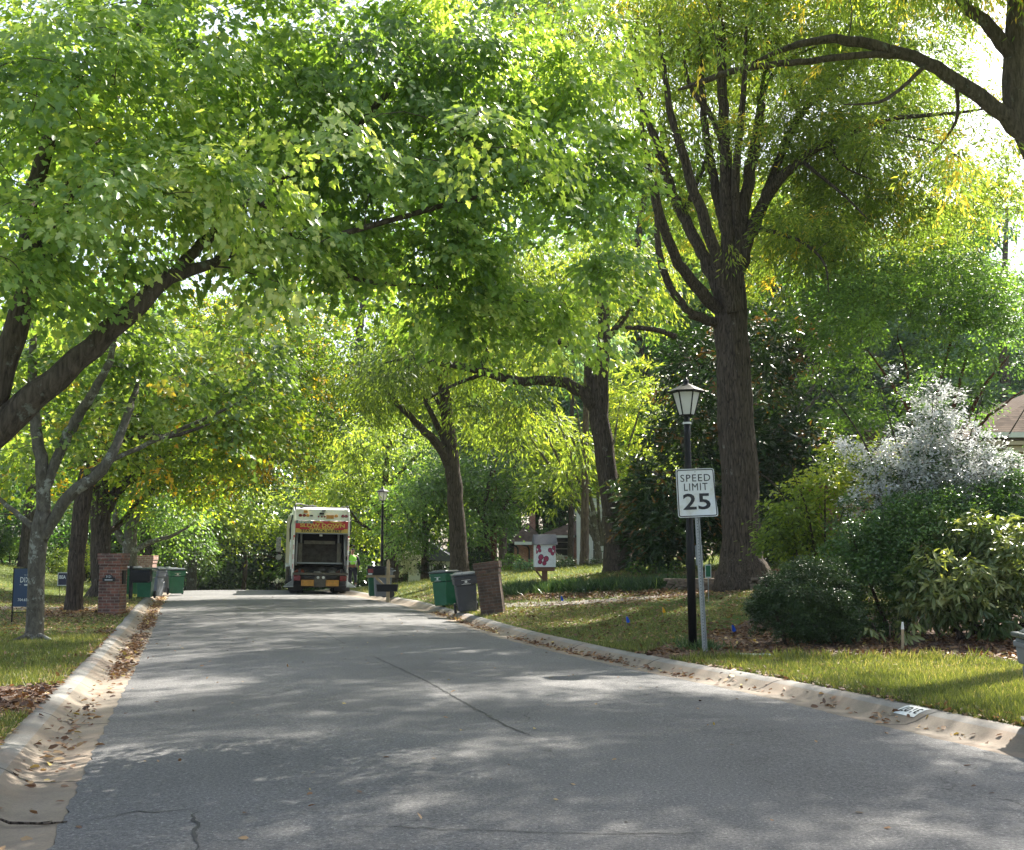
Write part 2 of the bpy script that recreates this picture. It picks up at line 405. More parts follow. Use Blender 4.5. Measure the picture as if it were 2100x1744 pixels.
# ------------------------------------------------------------------ ground
def hexc(r, g, b): return (r, g, b)
M = {}
def asphalt_mat():
    m, nt, b, L = newmat('asphalt'); co = objco(nt)
    f = noise(nt, 40, 6, .95, co); r = ramp(nt, [(.36, (.04, .04, .04)), (.47, (.115, .113, .112)), (.57, (.18, .178, .175)), (.64, (.46, .45, .43))], f)
    big = noise(nt, .35, 6, .6, co); rb = ramp(nt, [(.3, (.80,)*3), (.7, (1.15,)*3)], big)
    st = objco(nt, (.25, .03, 1)); bs = noise(nt, 3, 5, .6, st); rs = ramp(nt, [(.35, (.93,)*3), (.65, (1.06,)*3)], bs)
    out = mix(nt, 1, mix(nt, 1, r.outputs[0], rb.outputs[0], 'MULTIPLY'), rs.outputs[0], 'MULTIPLY')
    v = N(nt, 'ShaderNodeTexVoronoi', i_Scale=.55, feature='DISTANCE_TO_EDGE'); 
    dv = N(nt, 'ShaderNodeVectorMath', operation='ADD'); L(co, dv.inputs[0])
    nn = N(nt, 'ShaderNodeTexNoise', i_Scale=2.5, i_Detail=6); L(co, nn.inputs[0]); sc = N(nt, 'ShaderNodeVectorMath', operation='SCALE'); sc.inputs[3].default_value = .5
    L(nn.outputs['Color'], sc.inputs[0]); L(sc.outputs[0], dv.inputs[1]); L(dv.outputs[0], v.inputs[0])
    cr = ramp(nt, [(0, (.35,)*3), (.006, (1,)*3)], v.outputs['Distance'])
    msk = ramp(nt, [(.54, (0,)*3), (.6, (1,)*3)], noise(nt, .4, 3, .5, co))
    out = mix(nt, msk.outputs[0], out, mix(nt, 1, out, cr.outputs[0], 'MULTIPLY'))
    L(out, b.inputs['Base Color']); b.inputs['Roughness'].default_value = .78; b.inputs['Specular IOR Level'].default_value = .35
    bump(nt, f, .8, .012, b); return m
def concrete_mat(name='concrete', base=(.24, .21, .175), joint=True):
    m, nt, b, L = newmat(name); co = objco(nt)
    a = noise(nt, 2.2, 7, .7, co); r = ramp(nt, [(.3, tuple(x*.72 for x in base)), (.55, base), (.75, tuple(min(1, x*1.2) for x in base))], a)
    f = noise(nt, 60, 4, .7, co); rf = ramp(nt, [(.3, (.8,)*3), (.7, (1.15,)*3)], f)
    out = mix(nt, 1, r.outputs[0], rf.outputs[0], 'MULTIPLY')
    rust = ramp(nt, [(.5, (0,)*3), (.7, (.5,)*3)], noise(nt, .7, 5, .6, co)); out = mix(nt, rust.outputs[0], out, (.33, .22, .15))
    if joint:
        s = N(nt, 'ShaderNodeSeparateXYZ'); L(co, s.inputs[0]); d = N(nt, 'ShaderNodeMath', operation='DIVIDE'); L(s.outputs[1], d.inputs[0]); d.inputs[1].default_value = 2.9
        fr = N(nt, 'ShaderNodeMath', operation='FRACT'); L(d.outputs[0], fr.inputs[0])
        jr = ramp(nt, [(0, (.18,)*3), (.009, (.12,)*3), (.013, (1,)*3)], fr.outputs[0]); out = mix(nt, 1, out, jr.outputs[0], 'MULTIPLY')
    L(out, b.inputs['Base Color']); b.inputs['Roughness'].default_value = .85; bump(nt, f, .35, .006, b); return m
def ground_mat():
    m, nt, b, L = newmat('lawn_soil'); co = objco(nt)
    a = noise(nt, 1.1, 8, .7, co); g = ramp(nt, [(.32, (.14, .115, .05)), (.45, (.11, .13, .035)), (.62, (.075, .125, .022)), (.8, (.15, .16, .05))], a)
    f = noise(nt, 26, 6, .8, co); rf = ramp(nt, [(.25, (.45,)*3), (.55, (1,)*3), (.75, (1.6, 1.55, 1.3))], f)
    L(mix(nt, 1, g.outputs[0], rf.outputs[0], 'MULTIPLY'), b.inputs['Base Color']); b.inputs['Roughness'].default_value = .95
    b.inputs['Specular IOR Level'].default_value = .15; bump(nt, f, .9, .04, b); return m
def mulch_mat():
    m, nt, b, L = newmat('mulch'); co = objco(nt)
    v = N(nt, 'ShaderNodeTexVoronoi', i_Scale=42); L(objco(nt, (1, .55, 1)), v.inputs[0])
    r = ramp(nt, [(0, (.035, .018, .011)), (.4, (.085, .04, .024)), (.75, (.15, .085, .055)), (1, (.26, .19, .13))], N(nt, 'ShaderNodeSeparateColor').outputs[0])
    sc = r.inputs[0].links[0].from_node; L(v.outputs['Color'], sc.inputs[0])
    L(r.outputs[0], b.inputs['Base Color']); b.inputs['Roughness'].default_value = .95; bump(nt, v.outputs['Distance'], 1, .03, b); return m
M['asphalt'] = asphalt_mat(); M['kerb'] = concrete_mat('kerb_concrete', (.23, .22, .20)); M['gutter'] = concrete_mat('gutter_concrete', (.23, .19, .145)); M['path'] = concrete_mat('path_concrete', (.17, .155, .13), False)
M['ground'] = ground_mat(); M['mulch'] = mulch_mat()

def grid_mesh(name, rows, m, smooth=True):
    R, C = len(rows), len(rows[0]); V = np.array([p for r in rows for p in r], float)
    i = np.arange(R-1)[:, None]*C+np.arange(C-1)[None]; q = np.stack([i, i+1, i+C+1, i+C], -1).reshape(-1, 4)
    n = len(q); me = np_mesh(name, V, np.arange(n)*4, np.full(n, 4), q.ravel(), smooth)
    return link_mesh(name, me, m)
rowY = np.concatenate([np.arange(-8, 0, 2), np.arange(0, 24, .12), np.arange(24, 30, .25), np.arange(30, 75, .5), np.arange(75, 160, 2.5), np.arange(160, 420, 30)])
dd = np.array([0, .02, .15, .35, .6, .9, 1.3, 1.8, 2.4, 3, 3.7, 4.5, 5.4, 6.4, 7.5, 9, 10.5, 12, 14, 17, 20, 25, 30, 40, 55, 80, 120, 200])
rows = []
for Y in rowY:
    xl, xr = float(XL(Y))-KW, float(XR(Y))+KW
    X = np.concatenate([xl-dd[::-1], [xl+.05, (xl*.7+xr*.3), (xl*.3+xr*.7), xr-.05], xr+dd])
    z = tz(X, np.full_like(X, Y)); k = len(dd); z[k-1] = float(tz(xl-.02, Y)); z[k+4] = float(tz(xr+.02, Y))
    rows.append(np.stack([X, np.full_like(X, Y), z], 1))
tag(grid_mesh('ground', rows, M['ground']), kind='structure')
rows = []
for Y in rowY[rowY <= 160]:
    xl, xr = float(XL(Y)), float(XR(Y)); t = np.linspace(0, 1, 13); X = xl+(xr-xl)*t; X[0] += .014*sin(Y*9.3)+.012*sin(Y*23.1); X[-1] += .014*sin(Y*8.1)+.012*sin(Y*21.7)
    rows.append(np.stack([X, np.full_like(X, Y), zr(Y)+.05*(1-(2*t-1)**2)+.002], 1))
tag(grid_mesh('road', rows, M['asphalt']), kind='structure')
prof = [(-.03, -.02), (0, .0), (.2, -.012), (.34, -.012), (.44, .02), (.55, .08), (.64, .108), (.75, .112), (.765, -.05)]
for sgn, E in ((-1, XL), (1, XR)):
    rows = []
    for Y in rowY[rowY <= 160]:
        wv = .012*sin(Y*2.1+sgn)
        rows.append([(float(E(Y))+sgn*(d+(wv if d > .7 else 0)), Y, float(zr(Y))+z) for d, z in prof])
    ko = tag(grid_mesh('kerb', rows, M['kerb']), kind='structure'); ko.data.materials.append(M['gutter']); ko.data.polygons.foreach_set('material_index', np.tile([1, 1, 1, 1, 1, 0, 0, 0], len(rows)-1).astype(np.int32))
def drape(name, near, far, m, nu=60, nv=5, lift=.012, kind='structure'):
    def samp(pl, t):
        L_ = [0]
        for a, b in zip(pl, pl[1:]): L_.append(L_[-1]+math.dist(a, b))
        s = t*L_[-1]; i = min(len(pl)-2, max(0, int(np.searchsorted(L_, s))-1)); q = (s-L_[i])/(L_[i+1]-L_[i]+1e-9)
        return pl[i][0]+(pl[i+1][0]-pl[i][0])*q, pl[i][1]+(pl[i+1][1]-pl[i][1])*q
    rows = []
    for j in range(nv+1):
        row = []
        for i in range(nu+1):
            a, b = samp(near, i/nu), samp(far, i/nu); t = j/nv; p = G(a[0]+(b[0]-a[0])*t, a[1]+(b[1]-a[1])*t)
            wob_ = .05*sin(i*1.9+j) if j in (0, nv) else 0
            edge = 1 if 0 < i < nu and 0 < j < nv else 0.2
            row.append((p.x, p.y+wob_, p.z+lift*edge+.004))
        rows.append(row)
    return tag(grid_mesh(name, rows, m), kind=kind)
drape('mulch_bed', [(1290, 1337), (1360, 1353), (1480, 1360), (1700, 1361), (1900, 1357), (2100, 1355), (2400, 1355)],
      [(1380, 1322), (1430, 1310), (1500, 1290), (1540, 1270), (1700, 1262), (1900, 1262), (2400, 1262)], M['mulch'])
drape('mulch_bed', [(-160, 1478), (0, 1473), (60, 1470), (103, 1455)], [(-160, 1400), (0, 1409), (60, 1411), (140, 1413)], M['mulch'], 30)
drape('mulch_bed', [(1035, 1232), (1200, 1228), (1350, 1220), (1500, 1213)], [(1035, 1222), (1200, 1216), (1350, 1208), (1500, 1203)], M['mulch'], 40, 3)
drape('mulch_bed', [(1395, 1187), (1480, 1186), (1620, 1186)], [(1400, 1177), (1480, 1170), (1640, 1168)], M['mulch'], 20, 3, .05)
drape('mulch_bed', [(60, 1268), (150, 1262), (290, 1256)], [(70, 1250), (150, 1247), (300, 1243)], M['mulch'], 20, 3)
drape('driveway', [(1000, 1262), (1033, 1247), (1180, 1241), (1352, 1228), (1420, 1220)], [(960, 1247), (1033, 1238), (1180, 1233), (1352, 1222), (1420, 1216)], M['path'], 50, 3, .02)
drape('front_path', [(-80, 1252), (100, 1253), (230, 1250)], [(-80, 1244), (100, 1246), (240, 1244)], M['path'], 30, 3, .02)

# cracks and seams in the asphalt, thin strips of dark filler
def crack(name, pts, w, m, seed=0, jit=.02):
    r = np.random.default_rng(seed); P_ = []
    gp = []
    for u, v in pts:
        d = ray(u, v); t = -(EYE-.04)/d.z; gp.append((d.x*t, d.y*t))
    for (x0, y0), (x1, y1) in zip(gp, gp[1:]):
        L_ = math.hypot(x1-x0, y1-y0); k = max(2, int(L_/.08))
        for i in range(k): P_.append((x0+(x1-x0)*i/k+r.normal()*jit, y0+(y1-y0)*i/k+r.normal()*jit))
    rows = []
    for i, (x, y) in enumerate(P_):
        t = (x-float(XL(y)))/(float(XR(y))-float(XL(y))); z = float(zr(y))+.05*(1-(2*t-1)**2)+.006
        a, b = P_[max(0, i-1)], P_[min(len(P_)-1, i+1)]; dx, dy = b[0]-a[0], b[1]-a[1]; l = math.hypot(dx, dy)+1e-9
        ww = w*(.5+r.random())*(min(1, i/4, (len(P_)-1-i)/4)+.15); rows.append([(x-dy/l*ww/2, y+dx/l*ww/2, z), (x+dy/l*ww/2, y-dx/l*ww/2, z)])
    tag(grid_mesh(name, rows, m), kind='structure')
M['tar'] = plain('crack_filler', (.025, .025, .027), .7, bmp=0)
crack('road_crack', [(765, 1348), (830, 1378), (880, 1402), (960, 1448), (1035, 1490), (1095, 1516)], .022, M['tar'], 1, .008)
crack('road_crack', [(668, 1300), (712, 1325)], .012, M['tar'], 2, .008)
crack('road_crack', [(165, 1672), (280, 1660), (395, 1654), (450, 1645)], .012, M['tar'], 3)
crack('road_crack', [(398, 1655), (405, 1690), (402, 1744)], .018, M['tar'], 4, .014)
crack('road_crack', [(690, 1695), (760, 1695), (900, 1702), (1130, 1712), (1300, 1715), (1500, 1712)], .008, M['tar'], 5, .014)
crack('road_crack', [(1515, 1590), (1560, 1602), (1600, 1618)], .012, M['tar'], 6, .02)
crack('road_crack', [(1650, 1692), (1800, 1694), (1960, 1700)], .008, M['tar'], 7, .012)
crack('road_crack', [(520, 1690), (560, 1688)], .01, M['tar'], 8, .012)

# ------------------------------------------------------------------ leaf and bark materials
LM = dict(
 maple=leafmat('maple_leaf', [(0, (0.075, 0.14, 0.045)), (0.35, (0.145, 0.24, 0.07)), (0.62, (0.23, 0.33, 0.1)), (0.8, (0.36, 0.44, 0.17)), (0.86, (0.45, 0.5, 0.24)), (0.93, (0.46, 0.46, 0.12)), (1, (0.5, 0.36, 0.08))], (2.3, 2.2, .7), .42, .34),
 gold=leafmat('golden_maple_leaf', [(0, (0.06, 0.11, 0.025)), (0.4, (0.13, 0.2, 0.04)), (0.7, (0.23, 0.29, 0.055)), (0.88, (0.36, 0.36, 0.06)), (0.94, (0.5, 0.38, 0.05)), (1, (0.52, 0.26, 0.05))], (2.6, 2.6, .7), .5, .45),
 lime=leafmat('lime_leaf', [(0, (0.07, 0.12, 0.03)), (0.4, (0.15, 0.225, 0.05)), (0.75, (0.27, 0.36, 0.075)), (1, (0.44, 0.42, 0.09))], (2.3, 2.1, .8), .5, .45),
 oak=leafmat('willow_oak_leaf', [(0, (0.07, 0.125, 0.035)), (0.45, (0.17, 0.25, 0.06)), (0.78, (0.3, 0.38, 0.09)), (0.9, (0.5, 0.46, 0.09)), (1, (0.55, 0.38, 0.07))], (2.2, 2.1, .8), .58, .4),
 dark=leafmat('dark_glossy_leaf', [(0, (0.014, 0.032, 0.011)), (0.5, (0.025, 0.057, 0.017)), (0.82, (0.046, 0.086, 0.023)), (0.9, (0.184, 0.103, 0.034)), (1, (0.23, 0.115, 0.046))], (1.8, 1.8, .5), .16, .36, .5),
 wood=leafmat('woodland_leaf', [(0, (0.045, 0.09, 0.038)), (0.5, (0.09, 0.173, 0.053)), (0.85, (0.195, 0.285, 0.075)), (1, (0.375, 0.39, 0.09))], (2.4, 2.6, .8), .42, .5),
 green=leafmat('mid_green_leaf', [(0, (0.045, 0.085, 0.035)), (0.5, (0.09, 0.15, 0.055)), (0.85, (0.18, 0.26, 0.08)), (1, (0.36, 0.38, 0.1))], (2.5, 2.7, .8), .45, .42),
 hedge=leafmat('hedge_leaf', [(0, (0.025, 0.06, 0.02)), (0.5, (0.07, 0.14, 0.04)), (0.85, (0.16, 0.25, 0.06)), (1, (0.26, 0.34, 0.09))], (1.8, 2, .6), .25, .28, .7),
 box=leafmat('boxwood_leaf', [(0, (0.022, 0.045, 0.016)), (0.5, (0.045, 0.085, 0.028)), (0.9, (0.09, 0.14, 0.045)), (1, (0.14, 0.18, 0.06))], (1.8, 2, .6), .2, .3, .6),
 glint_white=leafmat('glint_white_leaf', [(0, (0.04, 0.1, 0.03)), (0.34, (0.12, 0.19, 0.06)), (0.4, (0.66, 0.66, 0.66)), (1, (0.95, 0.95, 0.94))], (1.0, 1.0, 1.0), .4, .22, 1.0),  # white end of the ramp paints sun glints on glossy leaves
 aucuba=leafmat('spotted_leaf', [(0, (0.05, 0.09, 0.03)), (0.5, (0.15, 0.19, 0.07)), (0.85, (0.33, 0.34, 0.15)), (1, (0.45, 0.43, 0.2))], (2, 2, .7), .28, .3, .6),
 white=leafmat('white_blossom', [(0, (.10, .14, .06)), (.4, (.5, .5, .4)), (1, (.85, .84, .74))], (1.2, 1.2, 1.0), .35, .5),
 blue=leafmat('bluish_conifer_leaf', [(0, (0.064, 0.12, 0.08)), (0.5, (0.136, 0.216, 0.136)), (1, (0.288, 0.368, 0.208))], (2.0, 2.2, 1.1), .4, .5),
)
BK = dict(
 maple=barkmat('maple_bark', (.045, .036, .026), (.16, .13, .095), (.20, .21, .17), (9, 9, 1.6), .8, .60, .15),
 oak=barkmat('oak_bark', (.045, .035, .027), (.16, .125, .095), (.24, .23, .19), (13, 13, 1.3), 1.0, .63),
 grey=barkmat('grey_bark', (.07, .062, .05), (.17, .155, .125), (.34, .35, .31), (7, 7, 3), .6, .55, .0),
 red=barkmat('reddish_bark', (.07, .028, .018), (.19, .085, .05), None, (8, 8, 1), .5),
 pine=barkmat('pine_bark', (.08, .055, .042), (.21, .165, .13), None, (6, 6, 1.2), .9, .6, .3),
)
# ------------------------------------------------------------------ trees, near to far
T = tree
# A: the big maple whose crown fills the upper left
A_cfg = dict(shape='maple', size=.073, K=80, R=.55, droop=.55, hang=.75, flat=.10, hole=-.48, hf=2.1, cf=1.1, shell=.5, rmin=.004, rk=.009, gold=.001, jit=.3, tj=.28, seed=3)
T('maple_tree', 'great green maple leaning in from the left edge, its crown arching over the road', 9.5,
  [[(-175, 1560, 120), (-165, 1300, 95), (-140, 1050, 90), (-60, 930, 84)],
   [(-75, 945, 70), (0, 880, 64), (75, 812, 58), (160, 735, 50), (255, 655, 44), (345, 572, 34, .3), (440, 538, 20, .8), (560, 470, 14, 2.2), (700, 430, 11, 3)],
   [(-60, 930, 70), (-10, 800, 60), (30, 690, 52), (62, 590, 44), (60, 430, 36, .4), (110, 260, 30, .6), (180, 120, 22, .8)],
   [(60, 590, 34), (170, 330, 34, 1), (235, 175, 36, 1.4), (285, 60, 30, 1.6), (305, -40, 22, 1.8)],
   [(250, 160, 18, 1.4), (210, 110, 14, 1.5), (180, 20, 10, 1.7)],
   [(345, 572, 26, .3), (520, 400, 20, 1.5), (690, 300, 17, 2.2), (800, 180, 14, 2.6), (880, 40, 10, 2.9)],
   [(700, 480, 12, 1.3), (880, 430, 12, 2), (1060, 380, 9, 2.5), (1230, 330, 6, 2.9)],
   [(520, 400, 16, 1.5), (700, 560, 10, 2), (900, 590, 8, 2.6), (1100, 620, 6, 3)]],
  [(330, -60, 1, 330, 110, 1.3, 1.5), (130, 230, 0, 280, 250, 1.5, 2.3), (60, 470, .2, 160, 130, 1, 2.6), (20, 500, -1.0, 120, 80, .4, 1.6), (180, 410, -.8, 200, 80, .5, 1.7), (430, 360, -.4, 190, 80, .5, 1.5), (700, 250, -.2, 180, 80, .5, 1.2), (1000, 250, 0, 170, 70, .5, 1.2), (600, 580, .2, 130, 50, .4, 1.0), (420, 150, 1.2, 270, 240, 1.6, 2.3), (330, 400, .6, 230, 130, 1.1, 2.2), (640, 330, 1.6, 220, 160, 1.2, 2.2), (700, 110, 2.2, 240, 200, 1.4, 2.2),
   (960, 120, 2.4, 230, 190, 1.3, 2.3), (1190, 130, 2.8, 130, 170, 1.2, 2.2), (900, 330, 2.2, 240, 160, 1.2, 2.3), (1160, 330, 2.8, 185, 170, 1.2, 2.3),
   (560, 500, 1.4, 210, 80, 1, 2), (790, 520, 2.4, 230, 110, 1.2, 2.4), (1010, 560, 2.8, 210, 110, 1.2, 2.5), (1210, 560, 3, 130, 130, 1.1, 2.2), (1150, 660, 3, 110, 55, .8, 2),
   (950, 645, 2.6, 150, 50, .8, 2), (250, 540, .5, 190, 50, .7, 1.4), (60, 570, 0, 70, 70, .5, 1.2), (200, 620, .3, 60, 40, .5, 1)],
  A_cfg, LM['maple'], BK['maple'], 11, maxtw=700, fl=.05, sides=16,
  above=[((-3.5, 9.5, 9.4), (3.2, 2.6, 1.6), .5), ((-.5, 11, 9.8), (3, 2.5, 1.5), .4), ((.4, 12.5, 9.0), (1.8, 2.2, 1.3), .5), ((-5.5, 11, 6.5), (2, 2.5, 2.5), 1.2)])
# B: slim grey-barked tree on the left verge
T('grey_bark_tree', 'slim forked tree with lichen-spotted grey bark beside the navy sign', 21,
  [[(66, 1314, 58), (71, 1295, 36), (74, 1200, 33), (77, 1120, 35), (90, 1050, 33)],
   [(90, 1060, 30), (88, 980, 28), (78, 900, 24), (68, 830, 22), (66, 730, 18), (75, 620, 12)],
   [(84, 1110, 26), (105, 1075, 24), (150, 1010, 25), (198, 975, 24), (232, 930, 20), (262, 850, 16, .4), (290, 760, 12, .8)],
   [(92, 1010, 20), (120, 930, 22), (155, 865, 22), (195, 800, 18, -.3), (225, 740, 15, -.5), (240, 660, 10, -.6)],
   [(72, 1085, 14), (30, 1050, 11, .3), (-10, 1020, 9, .6), (-60, 1000, 7, .9)],
   [(190, 965, 12), (260, 930, 10, .8), (350, 890, 9, 1.6), (440, 850, 7, 2.2), (520, 810, 5, 2.7)],
   [(60, 1304, 14, -.2), (30, 1314, 8, -.3), (-10, 1320, 4, -.4)], [(80, 1304, 12, -.2), (104, 1313, 6, -.3), (135, 1319, 3, -.3)]],
  [(60, 740, .5, 130, 100, 1.3, 1.6), (200, 690, 0, 150, 90, 1.3, 1.8), (330, 730, 1.5, 150, 110, 1.4, 1.6), (250, 850, 1.2, 120, 60, 1, 1.1), (430, 860, 2, 120, 70, 1.2, 1.3), (130, 900, .8, 140, 60, 1, .8), (20, 920, .6, 90, 80, 1, 1.2), (470, 720, 2.4, 130, 100, 1.4, 1.6)],
  dict(shape='maple', size=.12, K=28, R=.6, droop=.4, hang=.55, hole=-.3, cf=.6, gold=.02, rmin=.006), LM['maple'], BK['grey'], 21, maxtw=260)
# C
T('maple_tree', 'upright reddish-brown trunk with yellowing leaves just behind the slim grey tree', 31.5,
  [[(150, 1252, 46), (152, 1225, 34), (160, 1120, 32), (168, 1040, 34), (182, 960, 32), (190, 880, 26), (200, 780, 20)],
   [(172, 1010, 20), (220, 930, 18, .5), (290, 850, 15, 1), (370, 800, 10, 1.5), (450, 780, 7, 2)], [(188, 900, 16), (140, 820, 14, .5), (100, 740, 10, 1)],
   [(182, 960, 14), (260, 900, 12, -.5), (350, 895, 10, -1), (430, 870, 7, -1.5)]],
  [(160, 800, 0, 190, 120, 2, 2), (380, 800, 1, 180, 110, 2, 2), (290, 930, 0, 180, 55, 1.4, 1.1), (520, 830, 1.5, 130, 120, 2, 2), (60, 960, 1, 110, 70, 1.5, 1.4), (400, 920, 2, 150, 60, 1.4, 1.4)],
  dict(shape='maple', size=.14, K=26, R=.75, droop=.4, hang=.5, hole=-.3, cf=.4, gold=.07, rmin=.008), LM['gold'], BK['oak'], 31, group='maples along the left verge', maxtw=220)
# D
T('maple_tree', 'thick dark trunk rising behind the plaque-bearing brick mailbox pillar', 42,
  [[(205, 1218, 70), (210, 1200, 46), (208, 1130, 40), (207, 1060, 40), (202, 960, 34), (215, 850, 26)],
   [(207, 1060, 26), (260, 990, 22, .5), (350, 930, 17, 1), (470, 880, 12, 2), (580, 850, 7, 3)],
   [(204, 1010, 24), (150, 930, 18, .6), (90, 880, 12, 1)], [(215, 1100, 14), (250, 1070, 12, 1), (320, 1000, 10, 2), (420, 980, 8, 3)],
   [(206, 950, 20), (300, 860, 16, -.5), (400, 790, 12, -1), (500, 740, 8, -1)]],
  [(210, 900, 0, 210, 100, 3, 1.8), (420, 880, 1, 190, 110, 3, 2.2), (560, 800, 2, 120, 140, 3, 2.2), (540, 940, 1, 110, 70, 2.4, 1.8), (400, 1000, 2, 130, 40, 2, 1.2), (290, 1000, 1, 110, 50, 2, 1.2), (450, 700, 3, 180, 110, 3, 2), (600, 690, 4, 120, 130, 3, 2)],
  dict(shape='rhomb', size=.15, K=26, R=.9, droop=.35, hang=.45, hole=-.3, cf=.3, gold=.10, rmin=.01), LM['gold'], BK['oak'], 41, group='maples along the left verge', maxtw=200)
# E, F: grey multi-stem trees further down the left
T('grey_bark_tree', 'pale grey many-stemmed tree behind the brick pillar on the left verge', 50,
  [[(262, 1208, 44), (264, 1180, 32), (266, 1120, 28), (270, 1070, 22), (278, 1000, 16), (300, 930, 10)],
   [(262, 1120, 18), (240, 1090, 15), (236, 1030, 12), (230, 980, 8)], [(268, 1100, 14), (290, 1040, 12), (320, 1000, 8)], [(266, 1140, 14), (300, 1115, 11), (350, 1100, 8), (390, 1080, 5)]],
  [(280, 1030, 2, 110, 50, 2.2, 1), (340, 1060, 1, 90, 45, 2, 1.2), (190, 1020, 2, 110, 60, 2.5, 1.2), (300, 960, 1, 130, 70, 2.5, 1.5)],
  dict(shape='rhomb', size=.17, K=22, R=.9, hole=-.3, cf=.3, rmin=.012), LM['green'], BK['grey'], 51, maxtw=120)
T('shade_tree', 'dark-trunked tree behind the left-hand wheeled bins with green leaves', 60,
  [[(300, 1200, 46), (302, 1170, 34), (303, 1110, 28), (308, 1050, 20)], [(303, 1120, 16), (330, 1070, 12, .5), (350, 1010, 8, 1)], [(302, 1110, 14), (280, 1060, 10)]],
  [(330, 1050, 0, 100, 60, 3, 1.8), (370, 1110, 1, 70, 40, 2.4, 1.4), (400, 990, 0, 110, 60, 3, 1.8)],
  dict(shape='rhomb', size=.2, K=22, R=1, hole=-.3, cf=.3, rmin=.014), LM['green'], BK['oak'], 52, maxtw=100)
# G: bright lime maple over the crest of the road
T('maple_tree', 'sunlit yellow-green maple drooping over the crest of the road left of the truck', 68,
  [[(392, 1207, 24), (394, 1170, 18), (400, 1110, 15), (410, 1050, 11)], [(398, 1120, 9), (440, 1070, 8), (480, 1040, 5)], [(398, 1110, 9), (360, 1080, 7), (330, 1070, 5)]],
  [(395, 1060, 0, 105, 50, 3, 2.2), (455, 1085, 0, 70, 38, 3, 2.2), (350, 1105, -1, 60, 30, 2, 1.8), (480, 1030, 1, 90, 55, 3, 2.2), (540, 1085, 2, 50, 32, 2.5, 2.2), (420, 1125, -1, 60, 16, 2, 1.3)],
  dict(shape='rhomb', size=.26, K=22, R=1.0, droop=.5, hole=-.5, cf=.3, rmin=.014), LM['lime'], BK['grey'], 61, maxtw=90)
# H: behind the truck
T('shade_tree', 'green tree with dark leaning trunk behind the far lamp post', 64,
  [[(804, 1170, 30), (802, 1130, 22), (795, 1060, 18), (790, 980, 14), (800, 900, 10)], [(798, 1080, 11), (750, 1010, 9), (700, 960, 6)], [(793, 1000, 9), (850, 940, 7), (900, 900, 5)], [(800, 1100, 9), (740, 1075, 7), (715, 1040, 5)]],
  [(790, 940, 0, 120, 90, 4, 2.2), (700, 1000, 1, 80, 80, 3, 2), (740, 1080, 2, 60, 50, 3, 2), (860, 1030, 1, 90, 70, 4, 2), (640, 1010, 4, 70, 60, 3, 1.8)],
  dict(shape='rhomb', size=.22, K=22, R=1.1, hole=-.25, cf=.25, rmin=.016), LM['lime'], BK['oak'], 71, maxtw=120)
# I: straight trunk right of the truck
T('oak_tree', 'straight brown trunk with two rising limbs behind the green bin and leaning brick pillar', 45,
  [[(941, 1172, 54), (941, 1150, 38), (936, 1060, 34), (929, 970, 32), (921, 900, 28), (913, 820, 24), (905, 760, 20), (900, 680, 14)],
   [(920, 955, 22), (900, 915, 20, -.3), (860, 875, 15, -.6), (815, 830, 12, -1), (790, 800, 9, -1.3)], [(922, 935, 16), (900, 880, 13), (870, 820, 10), (845, 770, 7)], [(906, 780, 14), (960, 720, 10, .5), (1030, 680, 7, 1)], [(912, 850, 10), (885, 800, 7, .5), (870, 740, 5, 1)]],
  [(880, 720, 1, 150, 80, 3, 2.2), (760, 780, 0, 110, 80, 3, 1.9), (980, 720, 1, 110, 80, 3, 2), (720, 880, 1, 80, 70, 2.5, 1.6), (860, 830, 3, 90, 50, 2.5, 1.0), (990, 850, 3, 70, 60, 2.5, 1.3), (900, 600, 2, 170, 90, 3.5, 2)],
  dict(shape='narrow', size=.24, K=30, R=.9, droop=.7, hang=.8, hole=-.25, cf=.3, rmin=.01), LM['lime'], BK['oak'], 81, maxtw=240, above=[((-3, 42, 19), (7, 6, 4), 1.6), ((-9, 40, 16), (5, 5, 3.5), 1.4)])
# J: arching-limb tree
T('oak_tree', 'broad-based leaning trunk with one long mossy limb arching left over the lawn', 40,
  [[(1272, 1178, 84), (1271, 1160, 66), (1264, 1100, 52), (1250, 1000, 42), (1236, 900, 42), (1228, 820, 40), (1236, 730, 28), (1238, 640, 24), (1225, 540, 18)],
   [(1222, 835, 34), (1198, 805, 28), (1160, 786, 24), (1100, 782, 20), (1050, 780, 18), (1000, 765, 18), (940, 750, 16), (900, 745, 12), (840, 735, 8), (790, 745, 5)],
   [(1214, 820, 18), (1208, 770, 16), (1200, 730, 15), (1160, 705, 14), (1110, 695, 12), (1040, 690, 8)], [(980, 760, 12), (1000, 715, 9), (960, 680, 7), (900, 640, 5)],
   [(1240, 700, 16), (1290, 640, 12, .6), (1340, 570, 8, 1.2)], [(1000, 765, 10), (930, 790, 7, -.3), (860, 830, 5, -.6)]],
  [(1060, 850, 1, 90, 70, 2.4, 1.4), (950, 820, 1, 90, 50, 2, 1.0), (1120, 720, 1, 130, 50, 2.2, 1.2), (960, 700, 1, 120, 50, 2.2, 1.1), (1240, 560, 2, 160, 110, 3, 1.6), (1050, 580, 2, 170, 100, 3, 1.8), (1180, 900, 2, 40, 60, 2, .8), (820, 760, 0, 100, 50, 2, 1.2)],
  dict(shape='narrow', size=.22, K=30, R=.8, droop=.9, hang=.9, hole=-.25, cf=.3, rmin=.01), LM['lime'], BK['oak'], 91, maxtw=260, fl=.05, above=[((3, 37, 19), (7, 5.5, 4), 1.5)])
